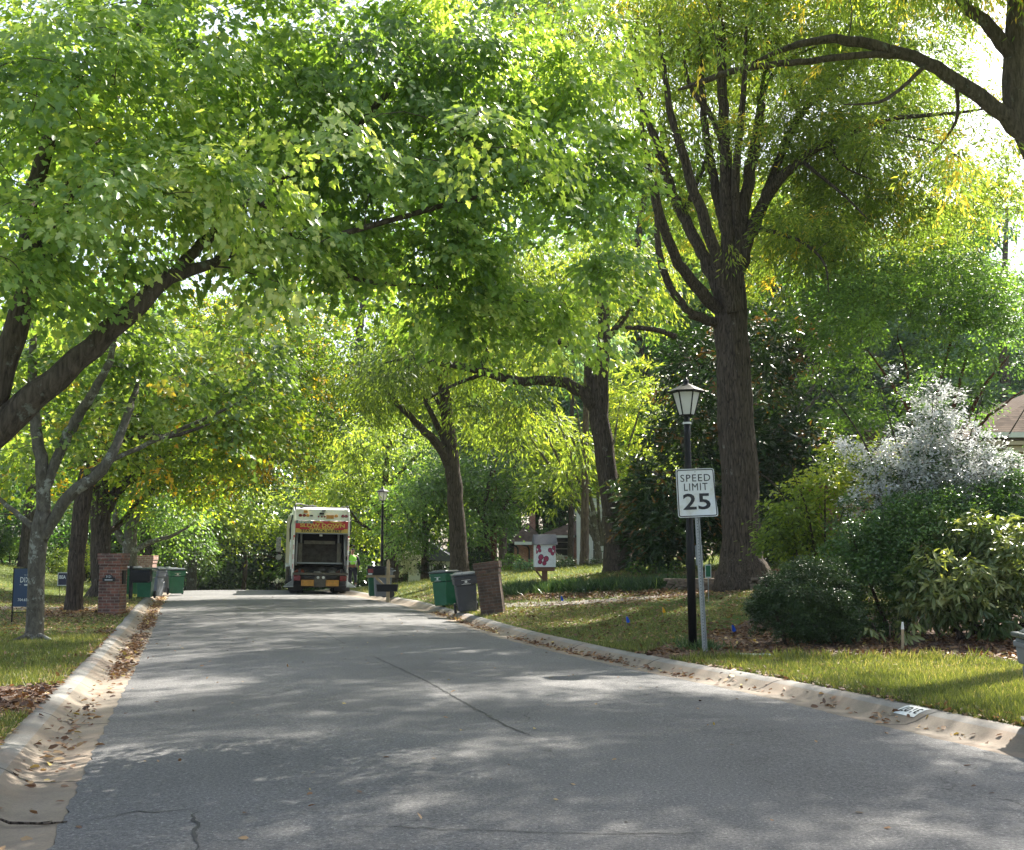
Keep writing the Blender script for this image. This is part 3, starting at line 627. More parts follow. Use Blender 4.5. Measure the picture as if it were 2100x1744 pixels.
# K: the great oak
T('oak_tree', 'great oak with massive furrowed trunk splitting into many rising limbs behind the speed limit sign', 30,
  [[(1524, 1186, 128), (1523, 1172, 108), (1521, 1140, 84), (1520, 1060, 76), (1516, 960, 72), (1508, 860, 70), (1503, 760, 68), (1500, 680, 68), (1498, 610, 64), (1500, 540, 50)],
   [(1500, 580, 36), (1494, 500, 31), (1490, 400, 28), (1486, 300, 25), (1482, 200, 21), (1480, 90, 20), (1478, -20, 16)],
   [(1512, 560, 31), (1520, 470, 28), (1535, 370, 25), (1552, 270, 21, .5), (1568, 170, 16, .8), (1590, 60, 13, 1), (1600, -60, 10, 1.2)],
   [(1520, 545, 28), (1540, 470, 26), (1570, 410, 25), (1610, 360, 21, -.3), (1660, 315, 16, -.6), (1720, 285, 13, -.9), (1790, 255, 11, -1), (1860, 240, 10, -1.2), (1960, 232, 7, -1.4), (2080, 215, 4, -1.6)],
   [(1545, 480, 20), (1590, 350, 18, .5), (1640, 240, 15, 1), (1720, 160, 11, 1.5), (1790, 90, 8, 2), (1870, 20, 7, 2.5)],
   [(1488, 650, 31), (1440, 600, 26, -.3), (1400, 555, 23, -.6), (1370, 490, 21, -.9), (1345, 410, 20, -1.2), (1330, 340, 15, -1.5), (1316, 250, 9, -1.7), (1318, 160, 5, -1.8)],
   [(1484, 620, 30), (1440, 520, 25, .3), (1400, 440, 23, .6), (1370, 370, 21, .8), (1345, 290, 18, 1), (1320, 220, 13, 1.2), (1300, 120, 8, 1.4), (1310, 20, 5, 1.5)],
   [(1505, 640, 33, -.5), (1478, 560, 26, -.6), (1450, 470, 25, -.7), (1420, 380, 21, -.8), (1395, 300, 18, -.9), (1375, 230, 15, -1), (1362, 140, 10, -1), (1350, 40, 6, -1)],
   [(1478, 665, 21), (1430, 650, 20, -.4), (1395, 620, 18, -.7), (1370, 580, 16, -1), (1352, 520, 15, -1.2), (1346, 440, 9, -1.4), (1338, 370, 5, -1.6)],
   [(1385, 690, 13, -.6), (1350, 678, 11, -.8), (1300, 672, 10, -1), (1265, 674, 7, -1.2)],
   [(1490, 320, 15), (1460, 240, 13), (1430, 200, 11), (1410, 160, 8), (1400, 90, 7)],
   [(1560, 470, 10, -.5), (1600, 480, 8, -1), (1650, 500, 7, -1.6), (1690, 540, 5, -2), (1700, 600, 3, -2.2)],
   [(1640, 325, 10, -.6), (1680, 360, 7, -1), (1730, 400, 6, -1.4), (1780, 450, 4, -1.8)],
   [(1790, 255, 7, -1), (1850, 275, 7, -1.2), (1930, 300, 5, -1.5), (1990, 340, 3, -1.8)],
   [(1494, 500, 22), (1470, 400, 20, .4), (1452, 300, 17, .6), (1440, 190, 14, .8), (1432, 60, 10, 1)], [(1512, 480, 20), (1508, 380, 18, -.3), (1516, 280, 15, -.5), (1526, 170, 12, -.6), (1530, 50, 8, -.7)],
   [(1400, 440, 12, .6), (1440, 350, 10, .9), (1460, 280, 7, 1.2)], [(1640, 240, 10, 1), (1620, 150, 8, 1.3), (1640, 60, 6, 1.5)], [(1570, 170, 10, .8), (1620, 120, 8, .6), (1690, 90, 5, .4)],
   [(1700, 290, 8, -.8), (1730, 340, 6, -1), (1790, 370, 4, -1.2)]],
  [(1700, 200, 6, 260, 200, 3, 1.0), (1380, 400, 1.5, 60, 90, 1.5, .9), (1350, 250, 1.5, 60, 110, 1.5, 1.1), (1400, 520, 1.5, 50, 60, 1.2, .7), (1430, 300, -.8, 70, 90, 1.5, .9), (1500, 330, -2, 110, 100, 1.2, .55), (1600, 420, -2, 90, 70, 1.2, .6), (1480, 480, -2, 70, 50, .8, .35), (1480, 480, 7, 120, 160, 3, 1.3), (1640, 430, 6, 160, 120, 3, 1.5), (1900, 420, 5, 160, 110, 3, 1.5), (1980, 500, 4, 110, 80, 2.5, 1.3), (1450, 60, 1, 170, 130, 3.5, 2.03), (1650, 80, 1, 190, 150, 3.5, 2.29), (1850, 150, 0, 170, 130, 3, 2.16), (1640, 250, .5, 140, 110, 3, 2.16), (1780, 330, 0, 190, 120, 3, 2.7), (1700, 440, -1, 160, 90, 2.5, 2.7), (1880, 420, -1, 120, 80, 2.4, 1.89),
   (1420, 250, 1, 90, 90, 2.5, 1.08), (1980, 270, -1, 100, 100, 2.5, 1.89), (1620, 540, 1, 90, 70, 2, 1.49), (1560, 60, 3, 220, 130, 3, 2.03), (1800, 60, 2.5, 170, 120, 3, 1.62), (1750, 300, 3, 200, 130, 3, 1.76), (1450, 380, 3, 80, 90, 2, 0.68), (1800, 520, 0, 110, 60, 2, 1.62), (2060, 380, -1, 70, 80, 2, 1.35)],
  dict(shape='narrow', size=.165, K=34, R=.62, droop=.6, hang=.45, flat=.16, hole=-.15, hf=1.1, cf=.4, gold=.035, rmin=.005, rk=.010), LM['oak'], BK['oak'], 101, maxtw=1300, fl=.07, sides=40,
  above=[((3.5, 27, 18.3), (6, 5, 3.2), 1.9), ((9, 28, 18.6), (4.5, 4.5, 2.6), 1.4)])
# L: leaning tree at the right edge with the long arching limb
T('oak_tree', 'leaning tree entering at the top right corner with a long lichened limb arching left', 20,
  [[(2420, 1330, 110), (2380, 1050, 80), (2290, 700, 70), (2200, 450, 62), (2130, 320, 56), (2092, 240, 50), (2078, 160, 46), (2082, 80, 44), (2090, -40, 40)],
   [(2135, 330, 44), (2095, 275, 40), (2040, 222, 34), (1985, 180, 32), (1920, 140, 28), (1850, 110, 26), (1790, 92, 24), (1740, 84, 22), (1690, 80, 18), (1640, 92, 15), (1600, 105, 12), (1540, 130, 10)],
   [(1860, 113, 16), (1800, 112, 15), (1720, 118, 15), (1640, 128, 14), (1560, 135, 14), (1490, 150, 14), (1430, 172, 12), (1390, 185, 8)],
   [(2078, 120, 34), (2040, 70, 30), (2000, 30, 26), (1950, -20, 22), (1880, -90, 16)], [(1900, 130, 10), (1850, 180, 8, -.4), (1800, 210, 7, -.8), (1730, 215, 5, -1.1)], [(1960, 165, 10), (1960, 250, 7, .5), (1900, 330, 5, 1)]],
  [(1560, 90, 0, 140, 60, 1.6, .9), (1750, 60, 0, 120, 60, 1.6, .8), (1400, 60, .5, 100, 80, 1.8, 1.0), (1960, 330, .4, 100, 60, 1.4, .7), (1440, 130, 0, 60, 60, 1.2, .7)],
  dict(shape='narrow', size=.13, K=30, R=.5, droop=.8, hang=.8, hole=-.15, hf=1.5, cf=.4, gold=.06, rmin=.004, rk=.008), LM['oak'], BK['maple'], 111, maxtw=380, fl=.04, sides=20,
  above=[((7.6, 18.5, 13.2), (3.4, 3.2, 2), 2.4), ((5.4, 15.8, 12.6), (2.3, 2.0, 1.5), 2.2), ((11, 19, 14.2), (3.5, 3.5, 2), 2.4), ((8.5, 22.5, 14.8), (4, 3, 2), 2.2), ((11, 15.5, 13), (3.5, 3, 2), 2)])  # unseen leaf masses overhead, placed to shade the near road
# M: magnolia behind the oak
T('magnolia_tree', 'dense dark glossy magnolia standing behind the great oak and the street lamp', 38,
  [[(1500, 1178, 40), (1500, 1120, 34), (1505, 950, 28), (1500, 800, 20), (1505, 700, 12)], [(1503, 1000, 14), (1600, 900, 10), (1690, 800, 6)], [(1502, 1050, 14), (1400, 1000, 10), (1320, 960, 6)], [(1505, 950, 12), (1620, 850, 9), (1700, 750, 5)], [(1440, 1150, 9), (1400, 900, 9), (1410, 760, 6)]],
  [(1400, 1080, 0, 140, 100, 3, 3), (1440, 920, 0, 130, 110, 3, 2.6), (1430, 770, 1, 80, 110, 2.4, 2.2), (1600, 1000, 0, 130, 150, 3, 3), (1650, 920, 0, 80, 80, 2.4, 2), (1580, 700, 1, 110, 90, 2.4, 2), (1660, 740, 1, 60, 50, 2, 1.2), (1560, 840, 1, 80, 120, 2.5, 2), (1290, 1010, 1, 40, 60, 1.5, 1.4), (1390, 1010, -1, 110, 90, 2, 2), (1620, 1120, 0, 140, 60, 2.5, 2.5), (1360, 1130, 0, 70, 40, 1.5, 2)],
  dict(shape='long', size=.26, K=16, R=.5, droop=.25, hang=.15, flat=.25, jit=.75, hole=-.35, hf=1.5, cf=.8, gold=.05, rmin=.01), LM['dark'], BK['grey'], 121, maxtw=260)
# N: crape myrtle
T('crape_myrtle_tree', 'multi-stemmed tree with reddish-brown stems spreading behind the glint-white shrub', 29.5,
  [[(1925, 1200, 14), (1922, 1050, 11), (1915, 900, 10), (1925, 800, 7), (1950, 700, 5)], [(1915, 1180, 12), (1905, 1000, 10), (1880, 880, 7), (1830, 790, 6), (1780, 720, 4)], [(1920, 1190, 11), (1900, 960, 8), (1870, 860, 6), (1860, 760, 5), (1840, 690, 3)],
   [(1935, 1190, 12), (1950, 950, 10), (1985, 860, 8), (2020, 790, 7), (2070, 730, 5)], [(1930, 1190, 12), (1945, 900, 10), (1965, 800, 8), (1985, 720, 5)], [(1940, 1180, 10), (2000, 900, 7), (2060, 830, 5), (2100, 800, 4)]],
  [(1830, 830, .3, 80, 50, 1.4, 1.3), (1760, 850, .4, 70, 50, 1.4, 1.3), (1990, 830, .3, 60, 45, 1.2, 1.2), (1920, 740, -.2, 90, 50, 1.2, 1.1), (1760, 640, 0, 130, 90, 2, 1.9), (1900, 600, 0, 150, 90, 2, 2.2), (2040, 640, 0, 120, 90, 2, 2.0), (1740, 740, .5, 90, 60, 1.6, 1.3), (2060, 730, 0, 90, 55, 1.6, 1.2), (1860, 720, .5, 110, 45, 1.6, .8), (1960, 540, .5, 120, 50, 1.6, 1.5), (1700, 560, 1, 90, 70, 1.6, 1.4)],
  dict(shape='broad', size=.10, K=34, R=.5, droop=.25, hang=.3, hole=-.25, hf=1.6, cf=.6, gold=.02, rmin=.005, rk=.006), LM['green'], BK['red'], 131, maxtw=260)
# U: fine-leaved vase-shaped tree behind the arching-limb trunk
vs = [[(1228, 1165, 20), (1225, 1120, 14), (1215, 1040, 9), (1195, 960, 7), (1170, 890, 5)]]
for a in range(9): vs.append([(1226+a*2, 1120, 8), (1226+(a-4)*14, 1020, 6), (1226+(a-4)*34, 900, 5), (1226+(a-4)*46, 820, 3)])
T('lace_leaf_tree', 'feathery yellow-green vase-shaped tree with many fine stems behind the arching-limb trunk', 52, vs,
  [(1150, 960, 0, 90, 60, 2.4, 1.5), (1110, 1020, -.5, 55, 28, 1.6, 1.1), (1200, 920, 0, 90, 60, 2.4, 1.2), (1310, 860, 0, 90, 80, 2.4, 2), (1320, 780, 1, 80, 50, 2, 1.8), (1330, 960, 0, 60, 60, 2, 1.6), (1120, 890, 1, 60, 50, 2, 1.4)],
  dict(shape='narrow', size=.3, K=30, R=.9, droop=.5, hang=.35, flat=.06, hole=-.3, cf=.4, rmin=.012), LM['lime'], BK['grey'], 141, maxtw=150)
# T: rounded green trees behind the far lamp and the straight trunk
T('shade_tree', 'rounded mid-green tree between the far lamp post and the straight brown trunk', 58,
  [[(872, 1172, 20), (872, 1120, 14), (870, 1040, 11), (860, 980, 7)], [(871, 1100, 9), (910, 1030, 7), (930, 980, 4)], [(872, 1110, 9), (830, 1050, 7), (810, 1010, 4)]],
  [(850, 1040, 0, 90, 70, 3, 2.4), (900, 980, 0, 80, 70, 3, 2.2), (840, 1110, -1, 50, 30, 2, 1.6)],
  dict(shape='rhomb', size=.18, K=24, R=.9, hole=-.35, cf=.3, rmin=.012), LM['green'], BK['oak'], 151, maxtw=90)
T('shade_tree', 'rounded mid-green tree right of the straight brown trunk in front of the brick ranch house', 57,
  [[(1000, 1172, 18), (1000, 1120, 13), (995, 1040, 10), (1010, 960, 6)], [(1000, 1100, 9), (1040, 1030, 7), (1060, 990, 4)], [(998, 1080, 8), (965, 1020, 5)]],
  [(1000, 990, 0, 85, 80, 3, 2.4), (1015, 1050, 0, 50, 32, 2.4, 2), (970, 1085, -1, 42, 35, 2, 1.8)],
  dict(shape='rhomb', size=.18, K=24, R=.9, hole=-.35, cf=.3, rmin=.012), LM['green'], BK['oak'], 152, maxtw=90)
# pines by the ranch house
for u, wd, v1, lab, bk, Y_ in ((1013, 17, 900, 'reddish pine trunk just behind the leaning brick pillar', 'red', 62), (1033, 18, 860, 'bare grey pine trunk left of the ranch house roof', 'pine', 63),
                          (1172, 14, 800, 'dark grey pine trunk in front of the ranch house wall', 'oak', 60), (1200, 20, 800, 'pale straight pine trunk standing before the white portico columns', 'pine', 50),
                          (1291, 10, 560, 'thin distant pine with airy crown above the lamp', 'pine', 85)):
    T('pine_tree', lab, Y_, [[(u-3, 1172, wd*1.3), (u-2, 1150, wd), (u, 1000, wd*.8), (u+2, v1, wd*.6), (u+3, v1-150, wd*.4)]],
      [(u, v1-100, 0, 70, 70, 3, .9), (u+20, v1-180, 0, 60, 60, 3, .9)], dict(shape='narrow', size=.4, K=24, R=1, hole=-.2, cf=.3, rmin=.014), LM['blue'], BK[bk], 160+u, group='pines round the brick ranch house', maxtw=50)
# ------------------------------------------------------------------ far woods: five kinds, copied
def woods_proto(seed, leaf, bark, H, W, size=.3, lai=1.2, low=.18):
    r = np.random.default_rng(seed); root = thing('woods_tree', 'w', 'tree'); pts = [Vector((0, 0, -.4)), Vector((r.normal()*.2, r.normal()*.2, H*.3)), Vector((r.normal()*.5, r.normal()*.5, H*.6)), Vector((r.normal()*.6, r.normal()*.6, H*.92))]
    tp = smooth_path(pts, [H*.02, H*.016, H*.011, H*.004], .8); link_mesh('trunk', wood_mesh([tp], 8), bark, root)
    bl = []
    for i in range(9):
        t = i/8; z = H*(low+(.95-low)*t); wv = W*(.95 if .2 < t < .7 else .6)*(.7+.5*r.random()); a = i*2.4
        bl.append(((cos(a)*W*.45*(1-t*.6), sin(a)*W*.45*(1-t*.6), z), (wv*.62, wv*.62, H*.10), lai))
    me, C = crown_mesh(bl, dict(shape='rhomb', size=size, K=20, R=1.2, droop=.35, hang=.4, hole=-.35, cf=.3, zmin=-5, seed=seed), seed)
    me.materials.append(leaf); tw = grow(tp[0][3:], tp[1][3:], C[r.choice(len(C), min(len(C), 60), replace=False)], r, rmin=.02, k=.012)
    bm = bmesh.new(); bm.from_mesh(me); n0 = len(bm.faces); bm.from_mesh(wood_mesh(tw, 4)); bm.faces.ensure_lookup_table()
    for f in bm.faces[n0:]: f.material_index = 1
    bm.to_mesh(me); bm.free(); me.materials.append(bark); link_mesh('crown', me, None, root); return root
PR = [woods_proto(301, LM['wood'], BK['oak'], 22, 6, .34), woods_proto(302, LM['wood'], BK['oak'], 18, 5.5, .3), woods_proto(303, LM['green'], BK['grey'], 17, 6, .3, 1.1),
      woods_proto(304, LM['lime'], BK['grey'], 14, 5, .28, .9), woods_proto(305, LM['blue'], BK['pine'], 24, 5, .36, 1.1), woods_proto(306, LM['wood'], BK['oak'], 8, 8, .28, 1.5, .06), woods_proto(307, LM['hedge'], BK['oak'], 8, 8, .26, 1.7, .0)]  # last kind: darker leaf colour stands in for shade beyond the crest
used_ = set(); r = np.random.default_rng(5)
def put(k, u, Y, s=1, label='', grp='trees of the far woods', dz=0, name='woods_tree'):
    o = PR[k]
    if k in used_: o = copy_tree(PR[k])
    used_.add(k)
    x = (u-1050)/F*Y; o.location = (x, Y, Z(x, Y)-.1+dz); o.rotation_euler = (0, 0, r.random()*6.28); q = s*(.9+.2*r.random()); o.scale = (q, q, q*(.92+.16*r.random()))
    tag(o, label, 'tree', grp); return o
# beyond the crest
for i in range(44):
    u = -330+i*64; Y = 82+10*math.sin(i*2.3)+(20 if 960 < u < 1330 else 0)
    put(6 if 250 < u < 760 else 5, u, Y, 1.0, 'bushy understorey tree along the edge of the far woods', 'understorey of the far woods', .2 if u > 300 and u < 750 else -.2)  # darker-leaved kind paints the shade at the foot of the woods
for i, (k, u, Y, s) in enumerate([(1, -60, 56, 1.0), (0, 60, 60, 1.05), (1, 170, 66, 1), (0, 300, 84, 1.1), (1, 390, 108, 1.3), (0, 480, 112, 1.4), (0, 570, 110, 1.4), (1, 650, 108, 1.4)]):
    put(k, u, Y, s, 'tall woods tree behind the maples of the left verge', 'tall trees behind the left maples')
for i, (k, u, Y, s) in enumerate([(0, 760, 104, 1.5), (4, 860, 100, 1.4), (0, 960, 104, 1.5), (4, 1060, 102, 1.45), (0, 1130, 108, 1.5), (4, 1230, 102, 1.35), (0, 1330, 110, 1.4), (4, 1420, 94, 1.25)]):
    put(k, u, Y, s, 'towering tree at the front edge of the woods behind the ranch house', 'towering trees behind the ranch house')
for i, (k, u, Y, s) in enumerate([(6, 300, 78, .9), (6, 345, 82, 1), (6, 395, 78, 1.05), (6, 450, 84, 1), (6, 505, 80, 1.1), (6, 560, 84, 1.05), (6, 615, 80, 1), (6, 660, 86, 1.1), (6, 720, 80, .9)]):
    put(k, u, Y, s, 'understorey tree with leaf colour darkened for shade beyond the crest of the road', 'dark trees beyond the road crest', 1.5)
for i, (k, u, Y, s) in enumerate([(1, 340, 118, 1), (0, 420, 124, 1), (1, 500, 116, 1.1), (0, 590, 122, 1), (2, 660, 118, 1), (1, 740, 112, 1)]):
    put(k, u, Y, s, 'tall woods tree beyond the crest of the road', 'tall trees beyond the road crest', 1)
for i, (k, u, Y, s) in enumerate([(1, -140, 80, 1), (3, -30, 84, .9), (2, 60, 90, 1), (3, 130, 80, .75), (1, 190, 96, 1), (3, 235, 84, .7), (0, 20, 110, 1), (0, 130, 112, 1), (1, 260, 108, 1), (2, -90, 62, .7)]):
    put(k, u, Y, s, 'woods tree standing beyond the sloping lawn on the left', 'trees beyond the left lawn')
for i, (k, u, Y, s) in enumerate([(3, 705, 86, .9), (3, 790, 90, 1), (2, 860, 94, 1), (3, 925, 88, 1), (4, 985, 96, 1), (4, 1050, 92, 1), (4, 1100, 98, .95), (2, 1150, 100, 1), (4, 1235, 92, 1.1), (3, 1290, 96, 1.0), (4, 1345, 90, 1.1), (2, 1400, 98, 1.1), (0, 820, 118, 1.1), (0, 930, 116, 1.2), (0, 1040, 120, 1.2), (0, 1150, 118, 1.2), (0, 1260, 120, 1.2), (0, 1370, 118, 1.2)]):
    put(k, u, Y, s, 'woods tree rising behind the brick ranch house', 'trees behind the brick ranch house')
for i, (k, u, Y, s) in enumerate([(4, 1470, 82, 1), (2, 1560, 80, 1), (3, 1640, 70, 1), (0, 1620, 104, 1), (1, 1730, 78, 1.1), (4, 1800, 74, 1), (2, 1880, 78, 1.1), (4, 1960, 70, 1.05), (0, 2010, 84, 1), (4, 2070, 76, .95), (1, 2150, 70, 1), (2, 2240, 66, 1), (0, 1340, 72, 1.15), (1, 1420, 76, 1.4), (0, 1500, 78, 1.2), (0, 1580, 72, 1.2), (1, 1660, 80, 1.5), (0, 1740, 82, 1.25), (0, 1830, 80, 1.2), (1, 1900, 74, 1.3), (0, 1980, 72, 1.05), (4, 2060, 66, 1.0), (0, 1500, 108, 1.4), (0, 1750, 106, 1.4), (0, 1900, 108, 1), (4, 2330, 80, 1)]):
    put(k, u, Y, s, 'hazy woods tree rising behind the shingle-roofed house on the right', 'trees behind the right house')

# ------------------------------------------------------------------ shrubs
def shrub(name, label, Y, blobs, cfg, leaf, seed, stems=5, group=None, sw=1, bark='oak', cat='shrub', maxtw=60, spread=.5, k2=1, h=.7):
    blobs = [b[:6]+(b[6]*k2,) for b in blobs]
    u0 = sum(b[0]*b[3] for b in blobs)/sum(b[3] for b in blobs); W = max(b[0]+b[3] for b in blobs)-min(b[0]-b[3] for b in blobs)
    vt = min(b[1]-b[4] for b in blobs); vb = max(b[1]+b[4] for b in blobs); wd = max(2.5, W*.035)*sw
    ws = []
    for i in range(stems):
        f = (i/(stems-1)-.5) if stems > 1 else 0
        ws.append([(u0+f*W*.25, vb, wd), (u0+f*W*.5, (vb*.6+vt*.4), wd*.7), (u0+f*W*spread*1.3, vb+(vt-vb)*h, wd*.4)])
    c = dict(hole=-.6, droop=.2, hang=.2, jit=.8, R=.35, zmin=.05, rmin=.004, rk=.006, flat=.2); c.update(cfg)
    return tree(name, label, Y, ws, blobs, c, leaf, BK[bark], seed, group, cat, maxtw=maxtw, sides=6, limb='stem')
shrub('boxwood_bush', 'rounded dark green boxwood bush beside the leaning signpost', 19,
      [(1650, 1235, 0, 100, 72, .8, 2.6), (1610, 1270, 0, 70, 42, .6, 2), (1700, 1265, 0, 70, 48, .7, 2), (1580, 1240, 0, 45, 35, .4, 1.6), (1670, 1175, 0, 60, 30, .5, 1.6)], dict(shape='broad', size=.036, K=60, R=.16, shell=.25, hf=4, cf=3, jit=.9), LM['box'], 401, maxtw=140, k2=1.9)
shrub('evergreen_hedge', 'tall dark green hedge plant between the boxwood bush and the spotted-leaf shrub', 20,
      [(1800, 1190, 0, 90, 110, .8, 2.4), (1880, 1120, 0, 100, 110, .8, 2.4), (1760, 1100, .2, 70, 80, .7, 1.8), (1990, 1080, .3, 110, 90, .8, 2.2), (1740, 1250, 0, 50, 50, .5, 1.5), (2090, 1060, .3, 80, 90, .8, 2)], dict(shape='broad', size=.055, K=40, R=.25, shell=.3, hf=3, cf=2), LM['hedge'], 402, maxtw=160, k2=1.8, sw=.5)
shrub('glint_shrub', 'tall glossy shrub with sun glints painted in as white leaves in front of the right-hand house', 21,
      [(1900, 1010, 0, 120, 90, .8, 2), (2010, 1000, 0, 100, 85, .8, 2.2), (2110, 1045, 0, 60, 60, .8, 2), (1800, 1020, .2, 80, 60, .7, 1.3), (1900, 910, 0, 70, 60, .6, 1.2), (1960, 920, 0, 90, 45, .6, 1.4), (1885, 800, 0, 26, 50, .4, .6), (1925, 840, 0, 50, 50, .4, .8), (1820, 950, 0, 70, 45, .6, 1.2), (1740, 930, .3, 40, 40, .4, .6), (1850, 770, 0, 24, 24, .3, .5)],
      dict(shape='broad', size=.062, K=40, R=.26, shell=.4, hf=3.5, cf=3.5, hole=-.45, droop=.1, hang=-.1, jit=.34), LM['glint_white'], 403, maxtw=200, spread=.7, h=.85, k2=1.7, sw=.35)
shrub('spotted_laurel', 'large-leaved shrub with yellow-spotted foliage at the right end of the hedge', 19,
      [(1960, 1190, -.2, 100, 80, .6, 2.2), (2070, 1140, 0, 90, 90, .7, 2.4), (1990, 1100, .2, 70, 50, .5, 1.6), (2050, 1250, 0, 110, 50, .6, 1.4), (1900, 1240, 0, 60, 40, .4, 1.2), (2180, 1200, 0, 90, 100, .7, 2)], dict(shape='long', size=.16, K=15, R=.2, shell=.35, hf=3, cf=4, droop=.1, hang=.45, jit=.5, flat=.2, tj=.6), LM['aucuba'], 404, maxtw=120, k2=1.5)
shrub('spotted_laurel', 'small low spotted-leaf plant under the hedge by the wooden stake', 18.4, [(1850, 1285, 0, 35, 22, .25, 1.6), (1790, 1292, 0, 25, 16, .2, 1.2)], dict(shape='long', size=.17, K=10, R=.2, droop=.1, hang=.6, jit=.4), LM['aucuba'], 405, stems=3)
shrub('leafy_shrub', 'loose yellow-green shrub between the great oak and the glint-white shrub', 22.5,
      [(1640, 1090, 0, 80, 50, .7, 1.7), (1700, 1000, 0, 70, 60, .7, 1.5), (1620, 1030, 0, 50, 40, .5, 1.1), (1740, 1080, 0, 50, 60, .6, 1.4), (1590, 1110, 0, 40, 28, .4, 1.1), (1800, 950, .2, 60, 50, .6, .8), (1740, 930, .3, 50, 40, .5, 1)], dict(shape='broad', size=.085, K=26, R=.4, hf=2.5, cf=1.5, droop=.5, hang=.4, hole=-.4), LM['lime'], 406, maxtw=120, spread=.7, k2=1.6, sw=.5)
far = dict(shape='broad', size=.10, K=26, R=.3, shell=.3, cf=1)
for i, a in enumerate([
  ('clipped_bush', 'clipped oval bush with a bright top left of the little library', 48, [(1048, 1160, 0, 32, 17, .7, 2.4)], far, LM['green']),
  ('clipped_bush', 'dark clipped mound between the little library and the pale pine trunk', 47, [(1160, 1164, 0, 28, 15, .6, 2.6)], far, LM['box']),
  ('clipped_bush', 'dark round bush right of the pale pine trunk below the portico', 48, [(1224, 1158, 0, 22, 18, .6, 2.6)], far, LM['dark']),
  ('flowering_shrub', 'cream flowering shrub behind the little library', 50, [(1128, 1148, 0, 25, 14, .5, 2), (1152, 1146, 0, 15, 12, .4, 1.8)], far, LM['white']),
  ('grey_leaved_shrub', 'grey-leaved shrub just left of the little library post', 46, [(1076, 1162, 0, 18, 18, .4, 1.8)], far, LM['blue']),
  ('flowering_shrub', 'tall pale silvery shrub behind the right-hand wooden mailbox', 66, [(848, 1140, 0, 24, 35, .8, 2.2), (835, 1160, 0, 18, 16, .6, 2)], far, LM['white']),
  ('clipped_bush', 'low dark bushes edge plant left of the straight brown trunk', 58, [(885, 1163, 0, 28, 12, .7, 2.4)], far, LM['dark']),
  ('clipped_bush', 'wide dark evergreen between the straight trunk and leaning pillar', 56, [(975, 1152, 0, 40, 24, .8, 2.4)], far, LM['dark']),
  ('leafy_shrub', 'small leafy shrub to the left of the right-hand wooden mailbox', 60, [(735, 1160, 0, 20, 25, .8, 2.2)], far, LM['green']),
  ('leafy_shrub', 'low leafy shrub at the foot of the magnolia', 36, [(1370, 1168, 0, 50, 12, .6, 2), (1300, 1170, 0, 26, 9, .5, 1.6)], far, LM['green']),
  ('leafy_shrub', 'white-flowered bush at the crest of the road', 66, [(572, 1195, 0, 12, 12, .4, 2)], far, LM['white']),
  ('azalea_bush', 'golden green azalea mound at the top of the left lawn', 62, [(20, 1128, 0, 45, 26, 1.2, 2.4)], far, LM['gold']),
  ('azalea_bush', 'dark green mound at the left edge beyond the lawn', 60, [(-30, 1110, 0, 55, 40, 1.2, 2.4)], far, LM['green']),
  ('leafy_shrub', 'pale leafy shrub between the grey trunk and the reddish-brown trunk', 64, [(105, 1150, 0, 34, 32, 1.2, 1.8), (140, 1165, 0, 26, 22, 1, 1.8)], far, LM['lime']),
  ('leafy_shrub', 'pale leafy shrub seen just left of the thick dark trunk', 66, [(178, 1150, 0, 26, 36, 1.2, 1.8)], far, LM['lime']),
  ('leafy_shrub', 'light green shrub behind the far green wheeled bin', 72, [(345, 1140, 0, 45, 36, 1.5, 2), (420, 1170, 0, 30, 26, 1.2, 2)], far, LM['green']),
  ('leafy_shrub', 'dark shrub at the road edge behind the far green bin', 76, [(395, 1180, 0, 36, 26, 1.5, 2.2)], far, LM['dark']),
 ]): shrub(a[0], a[1], a[2], a[3], a[4], a[5], 420+i, stems=3, maxtw=16)

# ------------------------------------------------------------------ grass, ground cover, litter
bladeV = (np.array([(0, .05, 0), (0, -.05, 0), (.55, -.035, .03), (1, 0, .12), (.55, .035, .03)]), [[0, 1, 2, 4], [4, 2, 3]], .08)
TM['blade'] = bladeV
M['grass'] = leafmat('grass_blade', [(0, (.06, .08, .022)), (.4, (.12, .155, .038)), (.75, (.22, .24, .065)), (.9, (.34, .31, .12)), (1, (.42, .35, .2))], (1.8, 1.7, .8), .32, .5)
M['litter'] = leafmat('fallen_leaf', [(0, (.06, .03, .015)), (.35, (.17, .085, .045)), (.65, (.30, .17, .085)), (.88, (.42, .30, .16)), (1, (.5, .38, .1))], (1.6, 1.4, 1), .15, .6)
def scatter(name, X, Y, m, size, shape, up=False, seed=0, jitn=.5, tilt=.5, lift=.006, zf=None, dry=0, clump=1.2, sm=.35):
    r = np.random.default_rng(seed); n = len(X); z = (zf or tz)(X, Y); C = np.stack([X, Y, z+lift], 1)
    t = r.normal(size=(n, 3)); nn = r.normal(size=(n, 3))*jitn
    if up: t = t*tilt; t[:, 2] = 1
    else: t[:, 2] *= .25; nn[:, 2] = 1
    g = np.clip(.42+dry+.24*vnoise(C, clump, 3)+.12*vnoise(C, clump*6, 7)+.25*r.normal(size=n), 0, 1)
    return tag(link_mesh(name, leaf_mesh(name, C, t, nn, size*(1-sm+2*sm*r.random(n)), g, shape), m), kind='stuff')
def region(n, x0, x1, y0, y1, seed, pw=1.0):
    r = np.random.default_rng(seed); Y = y0+(y1-y0)*r.random(n)**pw; return x0+(x1-x0)*r.random(n), Y
def cat_(*a): return np.concatenate([p[0] for p in a]), np.concatenate([p[1] for p in a])
